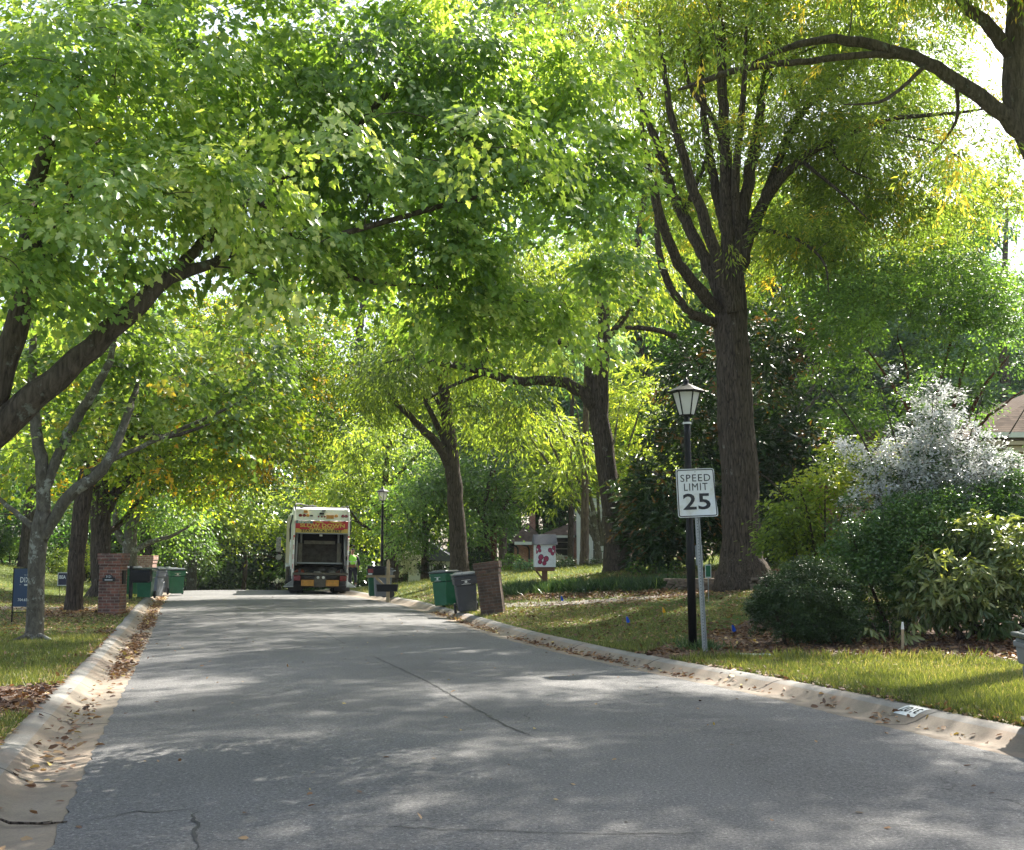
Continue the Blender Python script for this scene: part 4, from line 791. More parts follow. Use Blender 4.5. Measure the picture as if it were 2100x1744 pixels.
def side(n, s, d0, d1, y0, y1, seed, pw=1.0):
    """points at distance d0..d1 outside the kerb"""
    r = np.random.default_rng(seed); Y = y0+(y1-y0)*r.random(n)**pw; d = d0+(d1-d0)*r.random(n)
    return (XR(Y)+KW+d if s > 0 else XL(Y)-KW-d), Y
def pv(X, Y):    # picture position, to keep clear of the mulch
    z = tz(X, Y)-EYE; dp = Y*cp+z*sp_; return 1050+F*X/dp, 872-F*(z*cp-Y*sp_)/dp
def keepgrass(X, Y):
    u, v = pv(X, Y)
    bed = (u > 1300) & (v < 1353+.0*u) & (v > 1262) & (v > 1353-(u-1300)*.45)
    bed2 = (u < 140-(v-1412)*.6) & (v > 1409) & (v < 1471); bed3 = (v > 1205) & (v < 1247) & (u > 1030) & (u < 1500)
    k = ~(bed | bed2 | bed3); return X[k], Y[k]
X, Y = keepgrass(*cat_(side(90000, 1, -.02, 5, 8.5, 15, 1), side(30000, 1, 0, 4, 15, 20, 2), side(60000, -1, -.02, 3.4, 8.5, 22, 3, 1.2)))
scatter('grass', X, Y, M['grass'], .09, 'blade', True, 1, clump=.9, tilt=.55)
X, Y = keepgrass(*cat_(side(60000, 1, 0, 8, 17, 32, 4), side(25000, -1, 0, 7, 20, 40, 5)))
scatter('grass', X, Y, M['grass'], .065, 'blade', True, 2, clump=.7, dry=.17, tilt=.8)
X, Y = cat_(side(26000, 1, 0, 14, 30, 52, 6), side(30000, -1, 0, 16, 38, 68, 7))
scatter('grass', X, Y, M['grass'], .12, 'blade', True, 3, clump=.3, tilt=.9)
# tall tufts along the mulch edge
pts = []
r = np.random.default_rng(44)
for i in range(46):
    p = G(1420+r.random()*680, 1357+r.normal()*3); k = 28; pts.append((p.x+r.normal(size=k)*.05, p.y+r.normal(size=k)*.05))
X, Y = cat_(*pts); scatter('grass', X, Y, M['grass'], .15, 'blade', True, 4, tilt=.45)
# strap-leaved border and ground cover
M['liriope'] = leafmat('strap_leaf', [(0, (.02, .05, .02)), (.5, (.05, .10, .035)), (1, (.16, .22, .08))], (2, 2, .8), .25, .35)
def strip(n, pl, h, seed):
    r = np.random.default_rng(seed); X = []; Y = []
    for i in range(n//40):
        t = r.random()*(len(pl)-1); j = int(t); q = t-j; p = G(pl[j][0]*(1-q)+pl[j+1][0]*q, pl[j][1]*(1-q)+pl[j+1][1]*q+r.normal()*h); X.append(p.x+r.normal(size=40)*.12); Y.append(p.y+r.normal(size=40)*.12)
    return np.concatenate(X), np.concatenate(Y)
X, Y = strip(9000, [(1035, 1214), (1150, 1211), (1300, 1205), (1420, 1202)], 3.5, 5); scatter('ground_cover', X, Y, M['liriope'], .28, 'blade', True, 6, tilt=.8)
X, Y = strip(900, [(1405, 1330), (1440, 1332), (1470, 1330)], 4, 8); scatter('ground_cover', X, Y, M['liriope'], .16, 'blade', True, 7, tilt=.9, dry=.2)
# fallen leaves
zk = lambda X, Y: np.where(X > (XL(Y)+XR(Y))/2, np.interp(X-XR(Y), [d for d, z in prof[:-1]], [z for d, z in prof[:-1]]), np.interp(XL(Y)-X, [d for d, z in prof[:-1]], [z for d, z in prof[:-1]]))+zr(Y)
def gut(n, s, d0, d1, y0, y1, seed, pw=1):
    r = np.random.default_rng(seed); Y = y0+(y1-y0)*r.random(n)**pw; d = d0+(d1-d0)*(.5+.22*r.normal(size=n)).clip(-.1, 1.2); k = (np.sin(Y*1.9+seed)+np.sin(Y*.7)*.8+r.random(n)*2.2) > .4
    X = XR(Y)+d if s > 0 else XL(Y)-d; return X[k], Y[k]
X, Y = cat_(gut(5200, -1, 0, .42, 15, 46, 1), gut(260, -1, .05, .6, 6, 15, 2), gut(1500, 1, .15, .5, 16, 34, 3), gut(160, 1, .1, .6, 9, 17, 4))
scatter('fallen_leaves', X, Y, M['litter'], .075, 'broad', False, 8, zf=zk, lift=.012, dry=.08)
X, Y = cat_(side(9000, 1, .1, 9, 15, 30, 11), side(9000, -1, .05, 6, 15, 40, 12), side(1300, 1, 0, .4, 9, 17, 13), side(500, 1, .2, 3.5, 9, 17, 23), side(1600, -1, 0, .3, 7, 24, 14), side(350, -1, .1, 3, 9, 16, 15), side(5000, 1, .1, 9, 28, 40, 16))
scatter('fallen_leaves', X, Y, M['litter'], .07, 'broad', False, 9, lift=.03, dry=.12, jitn=.6)
X = []; Y = []
for (a, b, n, h) in (((1300, 1335), (2150, 1345), 1800, 10), ((1450, 1300), (2150, 1325), 1500, 12), ((0, 1440), (120, 1440), 500, 18), ((1035, 1227), (1450, 1214), 2500, 4), ((1400, 1178), (1600, 1176), 900, 4), ((80, 1262), (270, 1256), 1600, 6)):
    rr_ = np.random.default_rng(int(a[0]+b[0])); 
    for i in range(n//6):
        t = rr_.random(); p = G(a[0]+(b[0]-a[0])*t, a[1]+(b[1]-a[1])*t+rr_.normal()*h*.6); X += list(p.x+rr_.normal(size=6)*.15); Y += list(p.y+rr_.normal(size=6)*.15)
scatter('fallen_leaves', np.array(X), np.array(Y), M['litter'], .085, 'broad', False, 10, lift=.03, jitn=.6, dry=-.02)
r = np.random.default_rng(77); Y = 5.5+42*r.random(260)**1.3; t = r.random(260); X = XL(Y)+(XR(Y)-XL(Y))*t
scatter('fallen_leaves', X, Y, M['litter'], .055, 'broad', False, 11, zf=lambda X, Y: zr(Y)+.05*(1-(2*(X-XL(Y))/(XR(Y)-XL(Y))-1)**2)+.004, lift=.006, dry=.2, jitn=.25)

# twig in the gutter
d = ray(60, 1692); t = -(EYE)/d.z; tx_, ty_ = d.x*t, d.y*t
o = thing('fallen_twig', 'dark curved twig lying across the near end of the left gutter', 'twig', (tx_, ty_, 0.0)); q = MB()
q.tube([(-.30, .05, .06), (-.12, .0, .012), (.10, .0, .008), (.22, .03, .012)], [.004, .009, .008, .004], 7); q.tube([(.05, .0, .01), (.12, .05, .012)], [.005, .002], 6); q.build('stick', BK['oak'], o)
# ------------------------------------------------------------------ object materials
M['black'] = plain('black_paint', (.007, .007, .008), .42, 0, bmp=0); M['black'].node_tree.nodes['Principled BSDF'].inputs['Specular IOR Level'].default_value = .25
M['galv'] = plain('galvanised_steel', (.33, .35, .36), .45, .7, scale=20)
M['signwhite'] = plain('sign_sheeting', (.74, .76, .76), .45, 0, .05, dirt=(.6, .58, .5))
M['ink'] = plain('sign_ink', (.012, .012, .015), .5, bmp=0)
M['bin_green'] = plain('green_plastic', (.012, .12, .055), .42, 0, .12, 5, dirt=(.04, .15, .09))
M['bin_grey'] = plain('grey_plastic', (.045, .05, .06), .5, 0, .12, 5, dirt=(.12, .12, .13))
M['bin_pale'] = plain('pale_grey_plastic', (.20, .215, .24), .5, 0, .12, 5)
M['lid'] = plain('bin_lid_plastic', (.08, .095, .105), .3, 0, .12)
M['tyre'] = plain('tyre_rubber', (.02, .02, .021), .8)
M['bwhite'] = plain('white_mark', (.7, .72, .7), .6, bmp=0)
M['brick_dark'] = brickmat('dark_brick', (.13, .07, .045), (.075, .048, .034), (.12, .10, .08), noisy=.35)
M['brick_left'] = brickmat('mixed_brick', (.26, .10, .065), (.11, .06, .05), (.26, .21, .17), noisy=.3)
M['brick_pink'] = brickmat('pale_brick', (.4, .22, .17), (.25, .12, .09), (.5, .45, .4))
M['brick_house'] = brickmat('house_brick', (.52, .22, .14), (.38, .15, .10), (.42, .36, .3))
M['timber'] = plain('weathered_timber', (.36, .28, .17), .8, 0, .25, 12, .3)
M['brown_wood'] = plain('stained_timber', (.17, .075, .04), .6, 0, .2, 12, .2)
M['truckwhite'] = plain('truck_white_paint', (.82, .83, .83), .35, 0, .06, 3, .02, .3, dirt=(.45, .43, .36))
M['truckgrey'] = plain('grubby_steel', (.11, .10, .08), .55, .4, .4, 6, .15, dirt=(.06, .04, .03))
M['chassis'] = plain('chassis_black', (.03, .03, .033), .6, .2, .3)
M['red'] = plain('red_sign_film', (.55, .035, .05), .45, bmp=0, var=.06)
M['yellow'] = plain('yellow_sign_film', (.72, .52, .11), .45, bmp=0, var=.08)
M['amber'] = plain('amber_plastic', (.55, .27, .05), .3, bmp=0)
M['orange_panel'] = plain('amber_panel', (.55, .26, .04), .5, 0, .3, 6)
M['lamp_red'] = plain('red_lens', (.2, .01, .02), .18, bmp=0, coat=.5)
M['cream'] = plain('cream_panel', (.62, .56, .40), .5, 0, .1, 3)
M['chrome'] = plain('mirror_housing', (.35, .35, .33), .3, .8)
M['roof_grey'] = plain('grey_shingle', (.10, .105, .125), .8, 0, .2, 14, .3)
M['navy'] = plain('navy_sign_film', (.012, .04, .10), .45, 0, .08, bmp=0)
M['shop'] = plain('dark_blue_sign_film', (.012, .014, .04), .45, 0, .08, bmp=0)
M['blueflag'] = plain('blue_flag_film', (.01, .10, .62), .5, bmp=0)
M['yelflag'] = plain('yellow_flag_film', (.85, .45, .02), .5, bmp=0)
M['stone'] = plain('fieldstone', (.20, .155, .115), .9, 0, .4, 7, .6)
def glassmat():
    m, nt, b, L = newmat('frosted_pane'); b.inputs['Base Color'].default_value = (.95, .95, .92, 1); b.inputs['Roughness'].default_value = .35
    t = N(nt, 'ShaderNodeBsdfTranslucent'); t.inputs[0].default_value = (.97, .97, .92, 1); ms = N(nt, 'ShaderNodeMixShader'); ms.inputs[0].default_value = .55
    L(b.outputs[0], ms.inputs[1]); L(t.outputs[0], ms.inputs[2]); L(ms.outputs[0], nt.nodes['Material Output'].inputs[0]); return m
M['pane'] = glassmat()
def shinglemat(name, base):
    m, nt, b, L = newmat(name); t = N(nt, 'ShaderNodeTexCoord'); s = N(nt, 'ShaderNodeSeparateXYZ'); L(t.outputs['Object'], s.inputs[0])
    mu = N(nt, 'ShaderNodeMath', operation='MULTIPLY'); L(s.outputs[2], mu.inputs[0]); mu.inputs[1].default_value = 15
    fr = N(nt, 'ShaderNodeMath', operation='FRACT'); L(mu.outputs[0], fr.inputs[0]); r = ramp(nt, [(0, (.45,)*3), (.22, (.5,)*3), (.3, (1.0,)*3), (1, (1.1,)*3)], fr.outputs[0])
    v = N(nt, 'ShaderNodeTexVoronoi', i_Scale=4.5); L(t.outputs['Object'], v.inputs[0]); sc = N(nt, 'ShaderNodeSeparateColor'); L(v.outputs['Color'], sc.inputs[0])
    rv = ramp(nt, [(0, tuple(x*.75 for x in base)), (1, tuple(x*1.25 for x in base))], sc.outputs[0])
    L(mix(nt, 1, rv.outputs[0], r.outputs[0], 'MULTIPLY'), b.inputs['Base Color']); b.inputs['Roughness'].default_value = .95; b.inputs['Specular IOR Level'].default_value = .05; bump(nt, fr.outputs[0], .3, .02, b); return m
M['shingle'] = shinglemat('brown_shingle', (.10, .075, .06))
M['shingle2'] = shinglemat('pale_shingle', (.13, .095, .075))

# ------------------------------------------------------------------ street lamps
def lamp(label, loc, H, tilt=0, group=None, s=1.0):
    o = thing('street_lamp', label, 'street lamp', loc, radians(20), group, (0, tilt))
    MB().lathe([(.068*s, -.3), (.068*s, H*.42), (.062*s, H*.425), (.052*s, H*.80), (.052*s, H*.845)], n=20, smooth=True).build('post', M['black'], o)
    MB().lathe([(.070*s, H*.835), (.070*s, H*.842)], n=20).build('collar', M['bwhite'], o)
    z0 = H*.87; z1 = H*.955
    MB().lathe([(.05*s, H*.842), (.05*s, z0-.03), (.12*s, z0-.015), (.13*s, z0)], sides=6).build('lantern_base', M['black'], o)
    f = MB()
    for k in range(6):
        a = 2*pi*(k+.5)/6; f.bar((.125*s*cos(a), .125*s*sin(a), z0), (.225*s*cos(a), .225*s*sin(a), z1), .016*s)
    for k in range(6):
        a, b = 2*pi*(k+.5)/6, 2*pi*(k+1.5)/6; f.bar((.225*s*cos(a), .225*s*sin(a), z1), (.225*s*cos(b), .225*s*sin(b), z1), .018*s)
    f.build('lantern_frame', M['black'], o)
    for k in range(6):
        a, b = 2*pi*(k+.5)/6, 2*pi*(k+1.5)/6; q = MB(); r0, r1 = .117*s, .215*s
        q.add([(r0*cos(a), r0*sin(a), z0+.002), (r0*cos(b), r0*sin(b), z0+.002), (r1*cos(b), r1*sin(b), z1-.004), (r1*cos(a), r1*sin(a), z1-.004)], [[0, 1, 2, 3]]).build('pane', M['pane'], o)
    MB().lathe([(.305*s, z1+.0), (.31*s, z1+.018), (.07*s, H*.985), (.05*s, H*.99), (.05*s, H*1.0), (.02*s, H*1.008)], sides=6).build('lantern_roof', M['black'], o)
    MB().lathe([(.03*s, z0), (.03*s, z0+.05), (.06*s, z0+.09), (.055*s, z0+.15), (.0*s+.01, z0+.19)], n=12, smooth=True).build('bulb', M['bwhite'], o)
    return o
pL = G(1429, 1340); pL = Vector((pL.x+.005, pL.y+.42, Z(pL.x, pL.y+.42)))
lamp('near black street lamp behind the speed limit sign', pL, EYE+(1136-790)/F*pL.y*1.03-pL.z, radians(-.6), 'black street lamps')
pF = P(783, 1160, 50); pF.z = Z(pF.x, 50)
lamp('distant black street lamp right of the truck', pF, EYE+(1136-1001)/F*50-pF.z, 0, 'black street lamps')
# house-yard light far right of the truck worker
o = thing('path_light', 'tiny white garden light beside the truck worker', 'garden light', (P(727, 1188, 56).x, 56, Z(P(727, 1188, 56).x, 56)))
MB().lathe([(.03, -.1), (.025, 1.1)], n=8).build('post', M['black'], o); MB().lathe([(.07, 1.1), (.12, 1.38), (.02, 1.45)], sides=6).build('lantern', M['pane'], o)

# ------------------------------------------------------------------ speed limit sign
pS = G(1446, 1340)
Hs = (1340-966)/(F/pS.y)
o = thing('speed_limit_sign', 'slightly bent white speed limit 25 sign on a leaning galvanised post', 'road sign', pS, radians(4), None, (0, radians(-2.3)))
zc = Hs-.385
p = MB(); p.prism([(-.04, .0), (-.028, .0), (-.02, .03), (.02, .03), (.028, 0), (.04, 0), (.04, -.004), (.02, .024), (-.02, .024), (-.04, -.004)][::1], -.3, Hs-.08, 'z'); p.build('post', M['galv'], o)
hl = MB()
for k in range(70): hl.box((-.005, .0295, .1+k*.045), (.005, .0312, .114+k*.045)); hl.box((-.005, .0228, .1+k*.045), (.005, .0238, .114+k*.045))
hl.build('post_hole', M['ink'], o)
def rrect(w, h, r, n=6):
    pts = []
    for cx, cy, a0 in ((w/2-r, h/2-r, 0), (-w/2+r, h/2-r, 90), (-w/2+r, -h/2+r, 180), (w/2-r, -h/2+r, 270)):
        for k in range(n+1): a = radians(a0+90*k/n); pts.append((cx+r*cos(a), cy+r*sin(a)))
    return pts
def bendy(me_o):    # lower right corner is folded back
    for v in me_o.data.vertices:
        pass
W_, H_ = .61, .76
def sheet(w, h, r, y, name, m, hole=None, parent=None, z0=0):
    bm = bmesh.new(); nx, nz = 24, 30; vs = {}
    for i in range(nx+1):
        for j in range(nz+1):
            x, z = (i/nx-.5)*w, (j/nz-.5)*h; dx, dz = abs(x)-(w/2-r), abs(z)-(h/2-r)
            if dx > 0 and dz > 0:
                q = math.hypot(dx, dz); 
                if q > r: x = math.copysign(w/2-r+dx*r/q, x); z = math.copysign(h/2-r+dz*r/q, z)
            vs[i, j] = bm.verts.new((x, y, z))
    for i in range(nx):
        for j in range(nz): bm.faces.new((vs[i, j], vs[i+1, j], vs[i+1, j+1], vs[i, j+1]))
    me = bpy.data.meshes.new(name); bm.to_mesh(me); bm.free(); ob = link_mesh(name, me, m, parent); ob.location = (0, 0, z0)
    md = ob.modifiers.new('thick', 'SOLIDIFY'); md.thickness = .002; return ob
plate = thing('x', 'x', 'x'); bpy.data.objects.remove(plate)
pl = sheet(W_, H_, .04, -.012, 'sign_plate', M['signwhite'], parent=o, z0=zc)
# border as a ring
a, b_ = rrect(W_-.024, H_-.024, .034), rrect(W_-.052, H_-.052, .024); n = len(a)
q = MB(); q.add([(x, -.0155, z) for x, z in a]+[(x, -.0155, z) for x, z in b_], [[i, (i+1) % n, (i+1) % n+n, i+n] for i in range(n)]); bd = q.build('border', M['ink'], o); bd.location = (0, 0, zc)
def fit(ob, w, h):
    xs = [v.co.x for v in ob.data.vertices]; ys = [v.co.y for v in ob.data.vertices]; cx, cy = (max(xs)+min(xs))/2, (max(ys)+min(ys))/2; kx, ky = w/(max(xs)-min(xs)), h/(max(ys)-min(ys))
    for v in ob.data.vertices: v.co.x = (v.co.x-cx)*kx; v.co.y = (v.co.y-cy)*ky
tx = [text('SPEED', 'lettering', o, .142, (0, -.0155, zc+.235), UP, M['ink'], .0008, 0, spacing=1.16), text('LIMIT', 'lettering', o, .142, (0, -.0155, zc+.095), UP, M['ink'], .0008, 0, spacing=1.16),
      text('25', 'numerals', o, .355, (0, -.0155, zc-.135), UP, M['ink'], .0008, .006, spacing=1.02)]
fit(tx[0], .475, .112); fit(tx[1], .375, .112); fit(tx[2], .43, .255)
for ob in [pl, bd]+tx:
    lz = ob.location.z-zc
    for v in ob.data.vertices:
        if ob in tx: x, z = v.co.x, v.co.y+lz
        else: x, z = v.co.x, v.co.z
        k = max(0, (x*.9-z)-.30); dyy = -k*.34-.02*max(0, .12-abs(z+.12))*0
        if ob in tx: v.co.z -= dyy
        else: v.co.y += dyy
for zz in (zc+.33, zc-.335): MB().lathe([(.009, 0), (.006, .006)], (0, -.014, zz), 10, Matrix.Rotation(pi/2, 3, 'X')).build('bolt', M['galv'], o)
MB().box((-.055, .03, 1.35), (.055, .034, 1.66)).build('back_strap', M['galv'], o)
# little green marker further back, seen beside the post
g = P(1452, 1172, 27); o = thing('marker_sign', 'tiny green and white marker plate on a stake beyond the signpost', 'sign', (g.x, 27, Z(g.x, 27)))
zt = EYE+(1136-1158)/F*27-Z(g.x, 27)
MB().box((-.01, -.01, -.1), (.01, .01, zt)).build('stake', M['galv'], o); MB().box((-.07, -.018, zt-.30), (.07, -.012, zt)).build('plate', M['bwhite'], o); MB().box((-.055, -.022, zt-.28), (.055, -.019, zt-.02)).build('green_panel', M['bin_green'], o)

# ------------------------------------------------------------------ wheeled bins
def wbin(label, loc, rz, m, group=None, lean=(0, 0), s=1.0, mark=True, openlid=0):
    o = thing('wheeled_bin', label, 'wheeled bin', loc, rz, group, lean); o.scale = (s, s, s)
    b = MB(); b.box((-.235, -.25, .05), (.235, .27, .74), (1.16, 1.16)); b.build('body', m, o, .03)
    MB().box((-.30, -.325, .743), (.30, .345, .985), (1.04, 1.04)).build('upper_body', m, o, .03)
    MB().box((-.325, -.35, .9), (.325, .36, .955)).build('rim', m, o, .012)
    l = MB(); l.box((-.345, -.375, 0), (.345, .36, .045)); l.box((-.30, -.32, .045), (.30, .30, .085), (.85, .8)); lo = l.build('lid', M['lid'], o, .015); lo.location = (0, 0, .99); lo.rotation_euler = (radians(openlid), 0, 0)
    h = MB(); h.tube([(-.25, .34, .93), (-.25, .44, .95), (.25, .44, .95), (.25, .34, .93)], .018); h.build('handle', m, o)
    for x in (-.29, .29):
        wv = thing('wheel', None, None); wv.parent = o; wv.location = (x, .27, .135)
        R_ = Matrix.Rotation(pi/2, 3, 'Y')
        MB().lathe([(.09, -.03), (.13, -.03), (.135, -.015), (.135, .015), (.13, .03), (.09, .03)], n=20, rot=R_).build('tyre', M['tyre'], wv); MB().lathe([(.088, -.034), (.088, .034)], n=16, rot=R_).build('hub', M['chassis'], wv)
    MB().tube([(-.3, .27, .135), (.3, .27, .135)], .014).build('axle', M['chassis'], o)
    if mark:
        k = MB(); k.box((-.12, -.342, .865), (.12, -.338, .876)); k.box((-.12, -.342, .70-.02+.08), (.12, -.338, .77)); k.box((-.07, -.342, .785), (.07, -.338, .792))
        pts = [(.042*(1 if i % 2 else .75)*cos(2*pi*i/16), .825+.036*(1 if i % 2 else .75)*sin(2*pi*i/16)) for i in range(16)]; k.prism(pts, -.342, -.338)
        k.build('emblem', M['bwhite'], o)
    return o
def at(u, v, Y, dz=0): p = P(u, v, Y); return (p.x, Y, Z(p.x, Y)+dz)
def gl(u, v): p = G(u, v); return (p.x, p.y, p.z)
BG = 'green wheeled bins put out along the street'; GG = 'grey wheeled bins put out along the street'
p = G(918, 1246); x, y = p.x-.05, p.y+.25
wbin('green wheeled bin beside the leaning brick pillar', (x, y, max(.02, float(zr(y))+.1)), radians(-40), M['bin_green'], BG, (0, radians(-3)))
p = G(958, 1262); x, y = p.x, p.y+.3
wbin('dark grey wheeled bin tucked against the leaning brick pillar', (x, y, .1), radians(8), M['bin_grey'], GG, (0, radians(-5.5)))
wbin('green wheeled bin behind the right-hand wooden mailbox', (P(771, 1214, 42.5).x, 42.5, .08), radians(-80), M['bin_green'], BG, mark=False)
wbin('pale grey wheeled bin directly behind the wooden mailbox post', (P(787, 1214, 42).x, 41.5, .1), radians(-78), M['bin_pale'], GG, mark=False)
p = P(2110, 1420, 10.5); wbin('grey wheeled bin cut by the right edge of the frame on the verge', (p.x+.32, 10.5, Z(p.x, 10.5)+.02), radians(-8), M['bin_pale'], GG)
wbin('green wheeled bin half hidden left of the black mailbox', (P(272, 1213, 44).x, 44, .1), radians(20), M['bin_green'], BG, mark=False)
wbin('green wheeled bin right behind the black mailbox', (P(294, 1216, 40.6).x, 40.8, .1), radians(6), M['bin_green'], BG, s=.95)
wbin('pale grey wheeled bin at the kerb right of the black mailbox', (P(309, 1216, 42).x, 42.3, .08), radians(80), M['bin_pale'], GG, mark=False)
wbin('green wheeled bin partly hidden behind the far brown pillar', (P(334, 1212, 51).x, 51, .02), radians(10), M['bin_green'], BG, mark=False)
wbin('pale grey wheeled bin left of the far kerbside green bin', (P(343, 1212, 48.5).x, 48.6, .0), radians(60), M['bin_pale'], GG, mark=False)
wbin('green wheeled bin with white emblem out at the far left kerb', (P(361, 1213, 47.5).x, 47.5, .0), radians(24), M['bin_green'], BG)
# rubbish bag
o = thing('rubbish_bag', 'glossy dark rubbish bag slumped behind the black mailbox', 'rubbish bag', (P(322, 1205, 45).x, 45, .1))
me = bpy.data.meshes.new('bag'); bm = bmesh.new(); bmesh.ops.create_icosphere(bm, subdivisions=4, radius=.3)
for v in bm.verts:
    c = v.co; k = 1+.12*sin(c.x*22+c.z*9)*sin(c.y*19); c *= k; c.z = c.z*1.25+.32; 
    if c.z > .45: c.x *= max(.15, 1-(c.z-.45)*2.4); c.y *= max(.15, 1-(c.z-.45)*2.4)
bm.to_mesh(me); bm.free(); me.polygons.foreach_set('use_smooth', [True]*len(me.polygons)); link_mesh('bag_body', me, plain('bag_plastic', (.03, .035, .045), .2, 0, bmp=.4, scale=20), o)
MB().lathe([(.03, .66), (.015, .69), (.06, .76)], n=8).build('tied_neck', M['black'], o)

# ------------------------------------------------------------------ brick pillars
def pillar(label, loc, rz, w, d, H, m, cap=None, lean=(0, 0), group='brick mailbox pillars', corb=.045):
    o = thing('brick_mailbox', label, 'brick mailbox', loc, rz, group, lean)
    MB().box((-w/2, -d/2, -.15), (w/2, d/2, H-.30)).build('shaft', m, o, .006)
    MB().box((-w/2-corb*.5, -d/2-corb*.5, H-.298), (w/2+corb*.5, d/2+corb*.5, H-.17)).build('corbel', m, o, .006)
    MB().box((-w/2-corb, -d/2-corb, H-.168), (w/2+corb, d/2+corb, H)).build('cap', cap or m, o, .008)
    return o
p = G(223, 1262); s_ = F/p.y
o = pillar('red brick mailbox pillar with an arched black number plaque on the left verge', (p.x-.02, p.y+.28, p.z), radians(-2), .54, .52, (1262-1138)/s_, M['brick_left'])
Hp = (1262-1138)/s_; zc = Hp*.585
q = MB(); arc = [(-.16, -.06), (.16, -.06), (.16, .03), (.11, .03)]+[(.11*cos(a), .03+.085*sin(a)) for a in np.linspace(.15, pi-.15, 9)]+[(-.11, .03), (-.16, .03)]
q.prism([(x, z+zc) for x, z in arc], -.30, -.281); pq = q.build('plaque', M['ink'], o); text('3121', 'numerals', pq, .085, (0, -.302, zc+.055), UP, M['bwhite'], .001, sx=.85); MB().box((-.10, -.3025, zc-.035), (.10, -.301, zc-.018)).build('street_name', M['bwhite'], pq)
MB().box((.272, -.10, Hp*.50), (.305, .10, Hp*.72)).build('mailbox_door', M['black'], o)
p = G(1004, 1262); s_ = F/p.y
pillar('dark weathered brick mailbox pillar leaning to the left beside the driveway', (p.x+.10, p.y+.33, p.z-.02), radians(-6), .56, .55, (1259-1150)/s_, M['brick_dark'], lean=(0, radians(-7.5)))
pillar('pale-capped brick mailbox pillar behind the black mailbox', (P(301, 1200, 46).x, 46, Z(P(301, 1200, 46).x, 46)), 0, .56, .56, (1215-1137)/(F/46), M['brick_pink'])
pillar('plain brown brick pillar near the far left bins', (P(322, 1200, 48).x, 48, Z(P(322, 1200, 48).x, 48)), 0, .32, .4, (1212-1164)/(F/48), M['brick_dark'], corb=.01)

# ------------------------------------------------------------------ post mailboxes
def dome_box(L, w, h, m, name, parent, loc, rz=0):
    n = 10; prof_ = [(-w/2, 0), (w/2, 0), (w/2, h-w/2)]+[(w/2*cos(a), h-w/2+w/2*sin(a)) for a in np.linspace(0, pi, n)[1:-1]]+[(-w/2, h-w/2)]
    q = MB().prism(prof_, -L/2, L/2, 'x'); ob = q.build(name, m, parent, .004); ob.location = loc; ob.rotation_euler = (0, 0, rz); return ob
p = P(288, 1216, 40); o = thing('post_mailbox', 'black mailbox on a black square post in front of the left bins', 'mailbox', (p.x-.17, 39.5, Z(p.x, 39.5)), 0, 'mailboxes on posts')
MB().box((-.05, -.05, -.1), (.05, .05, 1.14)).build('post', M['black'], o); dome_box(.62, .26, .42, M['black'], 'mailbox_body', o, (.36, 0, .62)); MB().box((.06, -.1, .58), (.6, .1, .617)).build('shelf', M['black'], o)
p = P(800, 1212, 41); o = thing('post_mailbox', 'black mailbox with red flag on a weathered timber post right of the truck', 'mailbox', (p.x, 40.3, Z(p.x, 40.3)-.02), 0, 'mailboxes on posts')
MB().box((-.055, -.055, -.1), (.055, .055, 1.52), (1, 1)).box((-.05, -.05, 1.52), (.05, .05, 1.6), (.3, .3)).build('post', M['timber'], o, .005)
MB().box((-.75, -.05, .98), (.22, .05, 1.06)).build('arm', M['timber'], o); MB().bar((-.42, 0, .98), (-.04, 0, .62), .07).build('brace', M['timber'], o)
mb = dome_box(.60, .24, .32, M['black'], 'mailbox_body', o, (-.40, -.02, 1.065)); MB().box((-.28, -.128, .08), (-.10, -.122, .21)).build('red_flag', M['lamp_red'], mb); MB().box((-.27, -.128, .01), (-.13, -.123, .06)).build('number_label', M['bwhite'], mb)
MB().box((-.36, -.1, .50), (.32, .1, .75), (1.1, 1)).build('newspaper_box', M['black'], o, .01)

# ------------------------------------------------------------------ little library with butterflies
p = G(1117, 1207); s_ = F/p.y; o = thing('little_library', 'white butterfly-painted book box with a grey roof on a brown post', 'book box', (p.x, p.y, p.z), radians(8))
zb = (1207-1164)/s_; zt = (1207-1118)/s_; zr_ = (1207-1098)/s_; w2 = 24/s_*.85
MB().box((-.075, -.075, -.15), (.075, .075, zb-.10)).build('post', M['brown_wood'], o, .006); MB().box((-w2*.92, -.18, zb-.12), (w2*.92, .18, zb-.002)).build('shelf', M['brown_wood'], o, .006)
for x in (-1,): MB().bar((x*w2*.85, 0, zb-.12), (x*.06, 0, zb-.36), .05).build('brace', M['brown_wood'], o)
MB().box((-w2, -.22, zb), (w2, .22, zt)).build('box_body', M['signwhite'], o, .004)
q = MB(); q.prism([(-.30, zt-.015), (.30, zt-.015), (.02, zr_), (-.02, zr_)], -w2-.05, w2+.05, 'x'); q.build('roof', M['roof_grey'], o, .006)
M['bf'] = plain('butterfly_paint', (.34, .03, .09), .5, 0, .3, 30, 0); M['bfd'] = plain('butterfly_outline', (.05, .008, .02), .5, bmp=0); M['sq'] = plain('squiggle_paint', (.32, .36, .33), .5, bmp=0)
